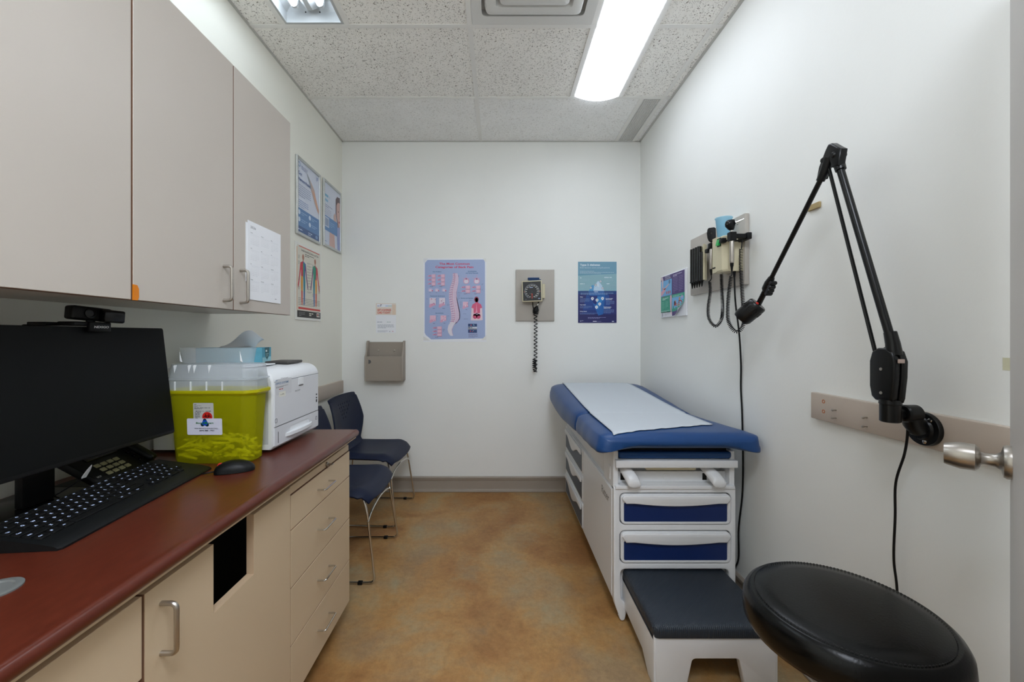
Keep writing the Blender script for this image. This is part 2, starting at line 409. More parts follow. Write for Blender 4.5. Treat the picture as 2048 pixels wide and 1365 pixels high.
# the door: open, its face seen almost edge on
th = math.radians(49.3); du = Vector((-math.sin(th), -math.cos(th), 0)); dn = Vector((-math.cos(th), math.sin(th), 0)); tip = Vector((1.028, .816, 0))
M_door = mat('door_paint', (206, 202, 198), .45, var=.01)
Md = Matrix(((du.x, -dn.x, 0, tip.x), (du.y, -dn.y, 0, tip.y), (0, 0, 1, 0), (0, 0, 0, 1)))
door = struct('door_1', MB().box((0, 0, .012), (.82, .04, 2.08), .002, 1, M=Md), M_door)
kp = tip+du*.052+Vector((0, 0, 1.0))
kn = MB().lathe(kp, dn, [(0, .0325), (.006, .0325), (.010, .030), (.013, .018), (.020, .0125), (.034, .0115), (.038, .013), (.041, .0215), (.046, .0262), (.066, .0268), (.084, .0225), (.088, .021), (.088, .017), (.086, .016)], 36).build('door_knob', M_steel, door, 'brushed steel round knob with a narrow neck', smooth=40)
MB().box((0, 0, 0), (.028, .003, .06), M=Matrix.Translation(tip+du*.0005+Vector((0, 0, .97))) @ Matrix(((dn.x, du.x, 0, 0), (dn.y, du.y, 0, 0), (0, 0, 1, 0), (0, 0, 0, 1))) @ Matrix.Translation((-.034, -.0025, 0))).build('latch_plate', M_steel, door)
hk = tip+du*.115+dn*.0
MB().box((0, -.002, 1.86), (.05, 0, 1.93), .001, 1, M=Matrix(((du.x, -dn.x, 0, hk.x), (du.y, -dn.y, 0, hk.y), (0, 0, 1, 0), (0, 0, 0, 1)))).build('door_plate', M_edge, door)
struct('trim_3', MB().box((.43, .12, 0), (.52, .23, 2.12), .004, 2), M_taupe)
tag(MB().box((XR-.0006, .894, 1.168), (XR, .912, 1.196)).build('tape_scrap', mat('old_tape', (206, 204, 176), .6)), 'yellowed scrap of tape on the wall above the door knob', 'tape')

# ================================================================= ceiling fittings
M_lens = mat('light_lens', (250, 252, 255), .4, emit=(234, 242, 255), estr=L_PANEL)
M_lamp = mat('lit_tube', (250, 252, 255), .4, emit=(230, 242, 255), estr=L_TUBE)
def fixture_case(t, x0, x1, y0, y1, depth=.10, m=None):
    zt = ZC+.004
    mb = MB()
    o = [(x0, y0), (x1, y0), (x1, y1), (x0, y1)]; i = [(x0+.012, y0+.012), (x1-.012, y0+.012), (x1-.012, y1-.012), (x0+.012, y1-.012)]
    n = [(x0+.05, y0+.03), (x1-.05, y0+.03), (x1-.05, y1-.03), (x0+.05, y1-.03)]
    r = [[(a, b, ZC+.001) for a, b in o], [(a, b, ZC-.001) for a, b in i], [(a, b, zt+depth*.55) for a, b in i], [(a, b, zt+depth) for a, b in n]]
    mb.loft(r, cap=False); mb.add(r[3], [(3, 2, 1, 0)])
    mb.add([(a, b, zt+depth+.005) for a, b in o]+[(a, b, ZC+.001) for a, b in o], [(0, 1, 2, 3), (0, 4, 5, 1), (1, 5, 6, 2), (2, 6, 7, 3), (3, 7, 4, 0)])
    return mb.build('housing', m or M_tin, t, smooth=0, fix=False)
# open fitting with two bare tubes
x0, x1, y0, y1 = xa+.013, xb-.013, .81+.014, 2.03-.014
t = thing('ceiling_light', 'open ceiling light fitting with bare fluorescent tubes and no cover', 'light', ((x0+x1)/2, (y0+y1)/2, ZC))
fixture_case(t, x0, x1, y0, y1, .085, M_tin2)
cx = (x0+x1)/2
for s in (-1, 1):
    X = cx+s*.062
    MB().tube([(X, y0+.07, ZC+.035), (X, y1-.085, ZC+.035)], .0165, 14).build('lamp_tube', M_lamp, t)
    MB().lathe((X, y1-.086, ZC+.035), (0, 1, 0), [(0, .0168), (.010, .0168), (.013, .014), (.014, .004)], 16).build('tube_cap', M_tin2, t)
    MB().box((X-.012, y1-.070, ZC+.030), (X+.012, y1-.060, ZC+.086), .003, 1).build('lamp_holder', M_white, t)
MB().loft([[(cx-.036, y, ZC+.084), (cx-.034, y, ZC+.05), (cx-.012, y, ZC+.030-k), (cx+.012, y, ZC+.030-k), (cx+.034, y, ZC+.05), (cx+.036, y, ZC+.084)] for y, k in ((y0+.03, 0), (y1-.05, 0), (y1-.038, -.014))]).build('ballast_cover', M_tin2, t, smooth=0)
for dx in (-.04, .03): MB().cyl((cx+dx, y1-.0085, ZC+.05), (cx+dx, y1-.0135, ZC+.05), .0035, 10).build('vent_hole', M_black, t)
# fitting with a bulging prismatic lens
x0, x1, y0, y1 = xd+.013, xe-.013, 1.42+.014, 2.64-.014
t = thing('ceiling_light', 'glowing ceiling light under a bulging white acrylic lens', 'light', ((x0+x1)/2, (y0+y1)/2, ZC))
fixture_case(t, x0, x1, y0, y1, .085)
def lens(u, v):
    X = x0+.004+(x1-x0-.008)*u; Y = y0+.004+(y1-y0-.008)*v
    d = .030*(1-(2*u-1)**2)
    return (X, Y, ZC-.001-d)
mb = MB().grid(lens, 16, 6)
for v in (0, 1):
    ring = [lens(k/16, v) for k in range(17)]; mb.add(ring, [tuple(range(17))])
mb.build('lens', M_lens, t)
# third fitting, added unseen over the entrance end as fill light
x0, x1, y0, y1 = xc+.013, xd-.013, YF+.10, .20-.014
t = thing('ceiling_light', 'added unseen fill light with a lens over the entrance end of the room', 'light', ((x0+x1)/2, (y0+y1)/2, ZC))
fixture_case(t, x0, x1, y0, y1, .085)
M_fill_lens = mat('added_fill_lens', (250, 252, 255), .4, emit=(234, 242, 255), estr=L_FILL)
MB().grid(lens, 16, 6).build('lens', M_fill_lens, t)
# square air diffuser: nested steps
x0, x1, y0, y1 = xc+.013, xd-.013, 1.42+.014, 2.03-.014
t = thing('air_diffuser', 'square metal air diffuser with nested louvre frames', 'vent', ((x0+x1)/2, (y0+y1)/2, ZC))
MB().plate([(x0, y0), (x1, y0), (x1, y1), (x0, y1)], [rrect(x0+.05, y0+.05, x1-.05, y1-.05, .02)], (0, 0, ZC-.001), (1, 0, 0), (0, 1, 0), .004).build('frame', M_vent, t)
MB().box((x0+.03, y0+.03, ZC+.050), (x1-.03, y1-.03, ZC+.052)).build('duct_back', M_vent, t)
MB().loft([[(x0+a, y0+a, z), (x1-a, y0+a, z), (x1-a, y1-a, z), (x0+a, y1-a, z)] for a, z in ((.05, ZC), (.03, ZC+.05))], cap=False).build('throat', M_vent, t, smooth=0, fix=False)
for a, z in ((.072, -.010), (.138, -.018), (.204, -.024)):
    ri = rrect(x0+a, y0+a, x1-a, y1-a, .022); ro = rrect(x0+a+.045, y0+a+.045, x1-a-.045, y1-a-.045, .012)
    rt = rrect(x0+a-.012, y0+a-.012, x1-a+.012, y1-a+.012, .026)
    MB().loft([[(p[0], p[1], ZC+z+.038) for p in rt], [(p[0], p[1], ZC+z) for p in ri], [(p[0], p[1], ZC+z-.002) for p in rrect(x0+a+.003, y0+a+.003, x1-a-.003, y1-a-.003, .02)], [(p[0], p[1], ZC+z-.001) for p in ro], [(p[0], p[1], ZC+z+.032) for p in rrect(x0+a+.05, y0+a+.05, x1-a-.05, y1-a-.05, .01)]], cap=False).build('louvre', M_vent, t, smooth=40, fix=False)
MB().box((x0+.25, y0+.25, ZC-.022), (x1-.25, y1-.25, ZC-.018), .002).build('centre_plate', M_vent, t)
# slot grille in the far corner
x0, x1, y0, y1 = .952, 1.060, 2.655, 3.222
t = thing('air_grille', 'narrow grey egg-crate grille at the ceiling corner', 'vent', ((x0+x1)/2, (y0+y1)/2, ZC))
M_gr = mat('grille_grey', (236, 236, 233), .5)
MB().plate([(x0-.006, y0-.006), (x1+.006, y0-.006), (x1+.006, y1+.006), (x0-.006, y1+.006)], [[(x0, y0), (x1, y0), (x1, y1), (x0, y1)]], (0, 0, ZC-.0005), (1, 0, 0), (0, 1, 0), .014).build('frame', M_vent, t, smooth=0)
MB().box((x0, y0, ZC+.014), (x1, y1, ZC+.016)).build('backing', mat('grille_back', (214, 212, 208), .7), t)
mb = MB()
for k in range(1, 40): mb.box((x0, y0+(y1-y0)*k/40-.0012, ZC), (x1, y0+(y1-y0)*k/40+.0012, ZC+.012))
for k in range(1, 8): mb.box((x0+(x1-x0)*k/8-.0012, y0, ZC+.0004), (x0+(x1-x0)*k/8+.0012, y1, ZC+.0116))
mb.build('crate_core', M_gr, t, kind='stuff', smooth=0)

# ================================================================= cabinets
def d_handle(parent, face, y, z, L, axis, r=.005, out=.030, rad=.012, m=M_steel, name='handle'):
    """bent-wire pull on a face at x=face looking +x"""
    a = Vector((0, 0, 1)) if axis == 'z' else Vector((0, 1, 0)); c = Vector((face, y, z)); o = Vector((out, 0, 0))
    mb = MB().tube(fillet([c-a*L/2, c-a*L/2+o, c+a*L/2+o, c+a*L/2], rad), r, 10)
    return mb.build(name, m, parent)
UX = -.902
def upper_unit(y0, y1, label, joints):
    t = thing('wall_cabinet', label, 'cabinet', (XL, (y0+y1)/2, 1.334), group='wall cabinets over the worktop')
    z0, z1 = 1.334, 2.167; b = UX-.020; w = .018
    MB().box((XL+.001, y0, z0+.006), (b, y0+w, z1)).box((XL+.001, y1-w, z0+.006), (b, y1, z1)).box((XL+.001, y0+w, z0+.006), (b, y1-w, z0+.006+w)).box((XL+.001, y0+w, z1-w), (b, y1-w, z1)).box((XL+.001, y0+w, z0+.02), (XL+.01, y1-w, z1-w)).build('carcass', M_upper, t, smooth=0)
    e = [y0]+joints+[y1]
    ds = []
    for k in range(len(e)-1):
        d = MB().box((b+.001, e[k]+.0024, z0), (UX, e[k+1]-.0024, z1), .0008, 1).build('door', M_upper, t, smooth=0); ds.append(d)
        MB().box((b+.0005, e[k]+.0009, z0-.0006), (UX-.0012, e[k+1]-.0009, z1-.001)).build('edge_band', M_edge, d, smooth=0)
    for k, yh in ((0, joints[0]-.050), (1, joints[0]+.036)): d_handle(ds[k], UX, yh, 1.417, .112, 'z', .0052, .028, .012)
    return t
upper_unit(.238, .999, 'nearest pale wall cabinet above the black monitor', [.617])
upper_unit(1.000, 1.761, 'pale wall cabinet with the calendar taped on its door', [1.382])
t = MB().loft([[(UX+x, 1.0+a, z) for a, z in [(.0, 1.333), (.012, 1.333), (.0155, 1.341), (.0155, 1.362), (.011, 1.371), (.0, 1.372)]] for x in (0, .003)]).build('orange_clip', mat('amber_plastic', (214, 124, 20), .35))
tag(t, 'amber plastic bumper clip at the cabinet door gap above the monitor', 'clip')

# worktop
tw = thing('worktop', 'long red-brown laminate worktop with rounded front edge', 'countertop', (-.93, .9, .835))
y0, y1 = .20, 1.785; x1 = -.610
prof = [(XL+.001, .806), (x1-.012, .806)]+[(x1-.012+.0118*math.cos(a), .8206+.0147*math.sin(a)) for a in [math.radians(d) for d in (-80, -60, -40, -20, 0, 20, 40, 60, 80)]]+[(x1-.016, .8354), (x1-.022, .8346), (x1-.027, .8352), (XL+.001, .8352)]
rings = []
for y, sh, dz in ((y0, 0, 0), (y1-.012, 0, 0), (y1-.006, .0015, .001), (y1-.002, .004, .003), (y1, .008, .006)):
    rings.append([(x-(sh if x > -1.2 else 0), y, .8206+(z-.8206)*(1-dz/.0147)) for x, z in prof])
MB().loft(rings).build('top', M_counter, tw, smooth=35)
MB().box((XL+.002, .22, .798), (-.624, 1.778, .806)).build('edge_strip', M_base, tw, smooth=0)
MB().box((XL+.002, .23, .7725), (-.69, 1.765, .798)).build('gap_shade_filler', M_dark, tw, smooth=0)  # dark filler standing in for the shade in the gap under the top
MB().lathe((-.812, .652, .8345), (0, 0, 1), [(0, .034), (.0030, .034), (.004, .031), (.004, .024), (.0015, .022)], 32).build('cable_grommet', mat('grommet_grey', (108, 110, 108), .4), tw)

FX = -.648
def carcass(t, y0, y1, z0, z1, m=M_base, toe=True, inner=M_dark):
    w = .018; b = FX-.020
    MB().box((XL+.002, y0, z0), (b, y0+w, z1)).box((XL+.002, y1-w, z0), (b, y1, z1)).box((XL+.002, y0+w, z0), (b, y1-w, z0+w)).build('carcass', m, t, smooth=0)
    MB().box((XL+.003, y0+w, z0+w), (XL+.01, y1-w, z1)).box((XL+.01, y0+w+.001, z0+w), (b-.02, y0+w+.003, z1-.01)).box((XL+.01, y1-w-.003, z0+w), (b-.02, y1-w-.001, z1-.01)).build('lining', inner, t, smooth=0)
    if toe: MB().box((XL+.002, y0+.005, 0), (b-.055, y1-.005, z0)).build('toe_kick', M_dark, t, smooth=0)
# drawer unit
t = thing('drawer_cabinet', 'pale four-drawer base cabinet at the far end of the worktop', 'cabinet', (-.95, 1.515, 0))
carcass(t, 1.267, 1.762, .092, .772)
MB().box((FX-.020, 1.2655, .747), (FX-.004, 1.765, .7715), .0008, 1).build('lock_rail', M_base, t, smooth=0)
lk = MB().lathe((FX-.004, 1.538, .758), (1, 0, 0), [(0, .009), (.006, .009), (.007, .0075), (.007, .006)], 20).build('lock', M_steel, t)
MB().box((FX+.003, 1.530, .7565), (FX+.022, 1.546, .7595), .001, 1).build('key', M_steel, lk)
zs = [.745, .636, .454, .273, .092]
for k in range(4):
    d = MB().box((FX-.019, 1.2675, zs[k+1]+.0017), (FX, 1.765, zs[k]-.0017), .0008, 1).build('drawer', M_base, t, smooth=0)
    MB().box((FX-.0185, 1.2663, zs[k+1]+.0004), (FX-.0012, 1.7645, zs[k]-.0004)).build('edge_band', M_edge, d, smooth=0)
    d_handle(d, FX, 1.502, (.692, .549, .367, .187)[k], .094, 'y', .0033, .028, .007, M_chrome)
# door unit with a cable cut-out
t = thing('door_cabinet', 'pale base cabinet whose door has a square cut-out at its top', 'cabinet', (-.95, 1.0, 0))
carcass(t, .744, 1.264, .092, .770)
out = [(.744, .094), (1.2635, .094), (1.2635, .771), (1.076, .771), (1.076, .613), (.923, .613), (.923, .771), (.744, .771)]
d = MB().plate(out, [], (FX-.019, 0, 0), (0, 1, 0), (0, 0, 1), .019).build('door', M_base, t, smooth=0)
MB().box((FX-.0195, .7425, .094), (FX-.001, .7445, .7705)).build('edge_band', M_edge, d, smooth=0)
MB().plate([(.922, .612), (1.077, .612), (1.077, .7705), (1.0755, .7705), (1.0755, .6135), (.9235, .6135), (.9235, .7705), (.922, .7705)], [], (FX-.0195, 0, 0), (0, 1, 0), (0, 0, 1), .0188).build('cutout_edge', mat('raw_panel_edge', (190, 164, 134), .7), d, smooth=0)
d_handle(d, FX, .7795, .683, .096, 'z', .0048, .030, .012)
# knee space
t = thing('kneehole_desk_section', 'pale apron panel over the open knee space under the worktop', 'desk', (-.66, .48, .62))
MB().box((FX-.019, .24, .622), (FX, .738, .771), .0008, 1).build('apron', M_base, t, smooth=0)
MB().box((XL+.002, .22, 0), (FX-.002, .239, .771)).build('end_panel', M_base, t, smooth=0)
MB().box((FX-.018, .241, .6205), (FX-.001, .7375, .6225)).build('edge_band', M_edge, t, smooth=0)

# ================================================================= on the worktop
Z0 = .8355
# monitor: faces the room, leans back a little
t = thing('monitor', 'wide black computer monitor switched off', 'monitor', (-1.09, .96, Z0))
def mon(u, v, w=0):   # u along y, v up the screen, w out of the screen
    c, s_ = math.cos(math.radians(6.5)), math.sin(math.radians(6.5))
    return Vector((-.992, .70, .948))+Vector((0, u, 0))+Vector((-s_, 0, c))*v+Vector((c, 0, s_))*w
def slab(u0, v0, u1, v1, w0, w1, r, bev, name, m, parent, **k):
    return MB().plate(rrect(u0, v0, u1, v1, r), [], mon(0, 0, w0), (0, 1, 0), mon(0, 1)-mon(0, 0), w1-w0, bev).build(name, m, parent, **k)
scr_m = mat('dark_screen', (7, 9, 9), .5, spec=.2)
slab(0, 0, .545, .322, -.010, 0, .006, .002, 'bezel', M_black, t)
slab(.002, .010, .543, .320, 0, .0006, .004, 0, 'screen', scr_m, t, smooth=0)
slab(.08, .04, .465, .26, -.042, -.0105, .03, .008, 'back_cover', M_black, t)
MB().box((-1.105, .925, Z0+.012), (-1.085, .995, 1.10), .004).build('stand_neck', M_black, t)
MB().box((-1.085, .945, 1.03), (-1.045, .975, 1.09), .003).build('hinge', M_black, t)
MB().box((-1.21, .85, Z0), (-1.035, 1.07, Z0+.012), .004).build('stand_base', M_blackg, t)
# webcam
wz = mon(0, .322).z
t = thing('webcam', 'black webcam with a cover clipped on top of the monitor', 'camera', (-1.03, 1.00, wz))
MB().box((-1.062, .975, wz+.0012), (-1.018, 1.045, wz+.012), .003).build('clip_top', M_black, t)
cl = MB().box((-1.0225, 1.006, wz-.013), (-1.012, 1.062, wz+.0115), .003).build('clip_front', M_black, t)
Print((-1.0119, .994, wz+.0115), (0, 1, 0), (0, 0, -1), .001).text('NEXIGO', 22, 15, 5.6, (210, 214, 216), .02, w=38, slant=.15).build(cl, 'lettering')
MB().box((-1.112, .945, wz-.05), (-1.100, .99, wz+.004), .003).box((-1.105, .95, wz+.001), (-1.06, .985, wz+.01), .002).build('clip_rear', M_black, t)
MB().cyl((-1.035, 1.030, wz+.008), (-1.035, 1.030, wz+.020), .009, 14).build('swivel', M_black, t)
R = Matrix.Translation((-1.035, 1.036, wz+.031)) @ Matrix.Rotation(math.radians(-12), 4, 'Z') @ Matrix.Rotation(math.radians(-4), 4, 'X')
MB().box((-.018, -.050, -.016), (.014, .036, .018), .006, 3, M=R).build('camera_body', M_black, t)
MB().box((.010, .004, -.018), (.034, .052, .014), .004, 2, M=R).build('privacy_cover', M_blackg, t)
MB().lathe(R @ Vector((.014, -.016, .001)), R.to_3x3() @ Vector((1, 0, 0)), [(0, .012), (.004, .012), (.0045, .009), (.002, .008)], 20).build('camera_lens', M_blackg, t)

# keyboard
kA = Vector((-.834, .7726, Z0)); ku = (Vector((-.881, 1.251, Z0))-kA); KL = ku.length; ku.normalize(); kv = Vector((-ku.y, ku.x, 0))  # along, away
t = thing('keyboard', 'black full-size backlit keyboard in front of the monitor', 'keyboard', kA, 0)
def kb(a, b, c=0): return kA+ku*a+kv*b+Vector((0, 0, c))
def ktop(b): return .010+.022*min(1, max(0, (b-.028)/.13)) if b > .028 else .004+.006*b/.028
prof = [(0, 0), (.172, 0), (.174, .008), (.170, .031), (.158, .033), (.028, .0125), (.006, .0075), (0, .004)]
rings = []
for a, f in ((0, .94), (.006, 1), (KL-.006, 1), (KL, .94)):
    rings.append([kb(a, .087+(b-.087)*f, z) for b, z in prof])
MB().loft(rings).build('body', mat('keyboard_shell', (11, 13, 14), .5, spec=.3), t, smooth=35)
rows = [
 (.150, .015, [(0, 1, 'Esc')]+[(2+i+(.5 if i > 3 else 0)+(.5 if i > 7 else 0), 1, 'F%d' % (i+1)) for i in range(12)]+[(15.25+i, 1, s_) for i, s_ in enumerate(('Prt', 'Scr', 'Brk'))]+[(18.5+i, 1, s_) for i, s_ in enumerate('-+*/')]),
 (.130, .017, [(i, 1, c) for i, c in enumerate('`1234567890-=')]+[(13, 2, 'Back')]+[(15.25+i, 1, c) for i, c in enumerate(('Ins', 'Hm', 'Up'))]+[(18.5+i, 1, c) for i, c in enumerate(('Num', '/', '*', '-'))]),
 (.111, .017, [(0, 1.5, 'Tab')]+[(1.5+i, 1, c) for i, c in enumerate('QWERTYUIOP[]')]+[(13.5, 1.5, '\\')]+[(15.25+i, 1, c) for i, c in enumerate(('Del', 'End', 'Dn'))]+[(18.5+i, 1, c) for i, c in enumerate('789+')]),
 (.092, .017, [(0, 1.75, 'Caps')]+[(1.75+i, 1, c) for i, c in enumerate("ASDFGHJKL;'")]+[(12.75, 2.25, 'Enter')]+[(18.5+i, 1, c) for i, c in enumerate('456')]),
 (.073, .017, [(0, 2.25, 'Shift')]+[(2.25+i, 1, c) for i, c in enumerate('ZXCVBNM,./')]+[(12.25, 2.75, 'Shift')]+[(16.25, 1, '^')]+[(18.5+i, 1, c) for i, c in enumerate('123')]+[(21.5, 1, '=')]),
 (.054, .017, [(0, 1.25, 'Ctrl'), (1.25, 1.25, '#'), (2.5, 1.25, 'Alt'), (3.75, 6.25, ''), (10, 1.25, 'Alt'), (11.25, 1.25, 'Fn'), (12.5, 1.25, 'Ctrl')]+[(15.25+i, 1, c) for i, c in enumerate('<v>')]+[(18.5, 2, '0'), (20.5, 1, '.')])]
M_key = mat('key_cap', (8, 9, 10), .55, spec=.25); M_leg = mat('lit_legend', (190, 205, 235), .5, emit=(170, 190, 235), estr=.28)
KME = {}; leg = MB(); pitch = .0192
tilt = math.atan2(.0205, .13)
for yb, h, ks in rows:
    for a, wu, c in ks:
        w = wu*pitch-.0028; kx = .0125+a*pitch+.0014
        if (round(w, 5), h) not in KME:
            mb = MB().loft([[(x, y, z) for x, y in rrect(i, i, w-i, h-i, .0016, 2)] for i, z in ((0, 0), (.0006, .0030), (.0016, .0038))])
            ob = mb.build('key', M_key, None); KME[(round(w, 5), h)] = ob.data; bpy.data.objects.remove(ob)
        ob = bpy.data.objects.new('key', KME[(round(w, 5), h)]); COL.objects.link(ob); ob.parent = t
        b0 = yb-h/2; z0 = .0125+.0205*(b0-.028)/.13+.0004
        Mk = Matrix.Translation(kb(kx, b0, z0)) @ Matrix(((ku.x, kv.x, 0, 0), (ku.y, kv.y, 0, 0), (0, 0, 1, 0), (0, 0, 0, 1))) @ Matrix.Rotation(tilt, 4, 'X')
        ob.matrix_local = WM[t.name].inverted() @ Mk
        if c:
            vs, fs = text_mesh(c, .03); k = .0046 if len(c) == 1 else .0030
            xm = min(p[0] for p in vs); ym = min(p[1] for p in vs)
            leg.add([Mk @ Vector((.0035+(x-xm)*k/.7, h*.42+(y-ym)*k/.7, .0041)) for x, y in vs], fs)
leg.build('key_legends', M_leg, t, 'pale blue lit key letters', smooth=0, fix=False, kind='stuff')
# mouse
mc = Vector((-.797, 1.228, Z0)); mu = Vector((.084, .044, 0)).normalized(); mv = Vector((-mu.y, mu.x, 0))
t = thing('computer_mouse', 'black computer mouse with a red scroll wheel beside the keyboard', 'mouse', mc)
def mo(u, v):
    a = -PI+2*PI*u; x = -.053*math.cos(PI*v); s_ = max(0, math.sin(PI*v))**.55
    w = (.030+.002*math.cos(PI*v)-.002*math.sin(2*PI*v))*s_
    H = (.034*(math.sin(PI*(v*.86+.10)))**.8)*s_**.5
    if H != H: H = 0
    y = w*math.cos(a); z = H*max(0, math.sin(a))**.8+.0 if math.sin(a) > 0 else -.0
    return mc+mu*x+mv*y+Vector((0, 0, max(.001, z)))
MB().loft([[mo(k/24, v/18) for k in range(24)] for v in range(1, 18)]).build('shell', M_black, t, smooth=50)
MB().lathe(mc-mu*.036-mv*.002+Vector((0, 0, .020)), mv, [(0, .008), (.0015, .0095), (.0055, .0095), (.007, .008)], 16).build('scroll_wheel', mat('red_rubber', (196, 40, 30), .4), t)
MB().tube(spline([mc-mu*.052+Vector((0, 0, .006)), mc-mu*.085+mv*.01+Vector((0, 0, .003)), (-.93, 1.26, Z0+.003), (-1.06, 1.27, Z0+.003), (-1.12, 1.20, Z0+.003)]), .0019, 8).build('cable', M_rubber, t)

# desk phone leaning under the monitor
t = thing('desk_phone', 'black desk telephone with beige keys half hidden under the monitor', 'phone', (-1.11, 1.17, Z0))
Rp = Matrix.Translation((-1.050, 1.165, Z0+.0195)) @ Matrix.Rotation(math.radians(8), 4, 'Z') @ Matrix.Rotation(math.radians(33), 4, 'Y')   # local: x up-slope negative, y along, z out
MB().box((-.135, -.10, -.022), (.0, .105, 0), .006, 2, M=Rp).build('base', M_black, t)
for i in range(3):
    for j in range(4):
        MB().box((-.020-i*.018-.0115, -.060+j*.0215, 0), (-.020-i*.018, -.060+j*.0215+.015, .004), .001, 1, M=Rp).build('key', mat('phone_key', (150, 146, 112), .5), t)
Print(Rp @ Vector((-.03, -.093, .0006)), Rp.to_3x3() @ Vector((0, 1, 0)), Rp.to_3x3() @ Vector((1, 0, 0)), .001).text('MSP', 2, 6, 6, (150, 152, 150), .01, w=14).build(t, 'lettering')
MB().box((-.118, -.06, 0), (-.085, .05, .003), .001, 1, M=Rp).build('display', M_blackg, t)
for k in range(3): MB().lathe(Rp @ Vector((-.03-k*.02, .065, 0)), Rp.to_3x3() @ Vector((0, 0, 1)), [(0, .005), (.003, .005), (.004, .004)], 14).build('button', M_blackg, t)
MB().box((-.13, .072, .002), (-.005, .10, .022), .009, 3, M=Rp).build('handset', M_black, t)
MB().box((-1.20, 1.09, Z0), (-1.06, 1.25, Z0+.004), .001, 1).build('foot_plate', M_black, t)
tag(MB().box((0, 0, 0), (.062, .185, .0012), M=Matrix.Translation((-1.062, 1.065, Z0)) @ Matrix.Rotation(math.radians(-3), 4, 'Z')).build('paper_slip', mat('cream_paper', (196, 196, 168), .7), smooth=0), 'cream paper slip lying behind the keyboard under the phone', 'paper')
t = thing('adapter_cable', 'thin black cable with a white plug standing behind the keyboard', 'cable', (-1.06, 1.02, Z0))
MB().tube(spline([(-1.17, .98, Z0+.003), (-1.12, 1.00, Z0+.004), (-1.075, 1.015, Z0+.03), (-1.052, 1.028, Z0+.05)]), .0016, 8).build('cord', M_rubber, t)
MB().loft([[Vector((-1.052, 1.028, Z0+.05))+Vector((.0, a, b)) + Vector((.002+z*.008, z*.012, z*.026)) for a, b in ((-.006*f, -.001), (.006*f, -.001), (.006*f, .003), (-.006*f, .003))] for z, f in ((0, 1), (.6, .8), (1, .15))]).build('plug', M_white, t, 'white plug end', smooth=0)
tag(MB().tube(spline([(-1.06, .70, Z0+.004), (-1.036, .80, Z0+.003), (-1.045, .92, Z0+.0165), (-1.035, 1.02, Z0+.003), (-1.045, 1.10, Z0+.006), (-1.06, 1.16, Z0+.004)]), .0018, 8).build('power_cable', mat('grey_cable', (70, 72, 74), .5)), 'thin grey cable trailing between the keyboard and the monitor stand', 'cable')
tag(MB().tube(spline([(-.99, .68, Z0+.0375), (-.985, .745, Z0+.03), (-.995, .775, Z0+.04), (-1.05, .80, Z0+.08), (-1.06, .80, Z0+.14)]), .002, 8).build('monitor_cable', mat('grey_cable', (70, 72, 74), .5)), 'short dark cable hanging from the monitor at the keyboard corner', 'cable')

# sharps container
t = thing('sharps_container', 'yellow sharps disposal bin with a clear stepped lid', 'sharps bin', (-.925, 1.355, Z0))
cy0 = 1.295
def sring(hw, d0, d1, z, ch=.028): # outline with chamfered corners
    x0, x1 = -.925-hw, -.925+hw
    a, b = cy0+d0, cy0+d1-.02; c = ch
    pts = [(x0+c, a), (x1-c, a), (x1, a+c), (x1, b-c), (x1-c, b), (x0+c, b), (x0, b-c), (x0, a+c)]
    o = []
    for i in range(8):     # ease each corner
        p, q, r = Vector(pts[i-1]), Vector(pts[i]), Vector(pts[(i+1) % 8]); e = .006
        o += [q+(p-q).normalized()*e, q+((p-q).normalized()+(r-q).normalized())*e*.25, q+(r-q).normalized()*e]
    return [(p.x, p.y, z) for p in o]
M_yel = see_through('yellow_plastic', (204, 202, 20), .56, .3, .75)
M_yel2 = see_through('yellow_rim_plastic', (214, 208, 20), .06, .3, 1.0)
M_clr = see_through('clear_plastic', (226, 233, 240), .58, .22, .2)
M_clr2 = see_through('hopper_plastic', (232, 238, 242), .72, .22, .15)
MB().loft([sring(.122, .004, .118, Z0), sring(.128, .001, .122, Z0+.006), sring(.140, -.008, .126, 1.058)], cap=False).add(sring(.122, .004, .118, Z0), [tuple(range(24))]).build('body', M_yel, t, smooth=35)
MB().loft([sring(.141, -.008, .127, 1.054), sring(.151, -.014, .134, 1.062), sring(.151, -.014, .134, 1.070), sring(.143, -.009, .128, 1.071), sring(.140, -.007, .125, 1.058)], cap=False).build('rim', M_yel2, t)
MB().loft([sring(.144, -.010, .128, 1.0712), sring(.144, -.010, .128, 1.102), sring(.150, -.014, .131, 1.104), sring(.150, -.014, .131, 1.108), sring(.145, -.008, .128, 1.110), sring(.140, -.002, .126, 1.153), sring(.110, .02, .11, 1.155)], cap=False).build('lid', M_clr, t, smooth=35)
MB().loft([sring(.112, .010, .105, 1.1555), sring(.118, .004, .11, 1.205), sring(.120, .002, .112, 1.206), sring(.116, .006, .108, 1.2055)], cap=False).build('hopper', M_clr2, t, smooth=35)
mb = MB()
for k in (-.105, -.06, -.043, .004): mb.add([(-.925+k, cy0-.004, 1.152), (-.925+k+.004, cy0-.014, 1.150), (-.925+k+.008, cy0-.004, 1.152), (-.925+k+.004, cy0-.010, 1.126)], [(0, 1, 3), (1, 2, 3), (0, 3, 2), (0, 2, 1)])
for k in (-.10, -.05, 0, .05): mb.box((-.925+k, cy0-.013, 1.0715), (-.925+k+.003, cy0-.009, 1.100))
for k in (-.095, .098): mb.add([(-.925+k, cy0+.005, 1.16), (-.925+k+.004, cy0-.001, 1.165), (-.925+k+.008, cy0+.005, 1.16), (-.925+k, cy0+.003, 1.197)], [(0, 1, 3), (1, 2, 3), (0, 3, 2), (0, 2, 1)])
mb.build('ribs', mat('frosted_rib', (226, 230, 232), .4), t, kind='stuff', smooth=0)
rn = random.Random(3)
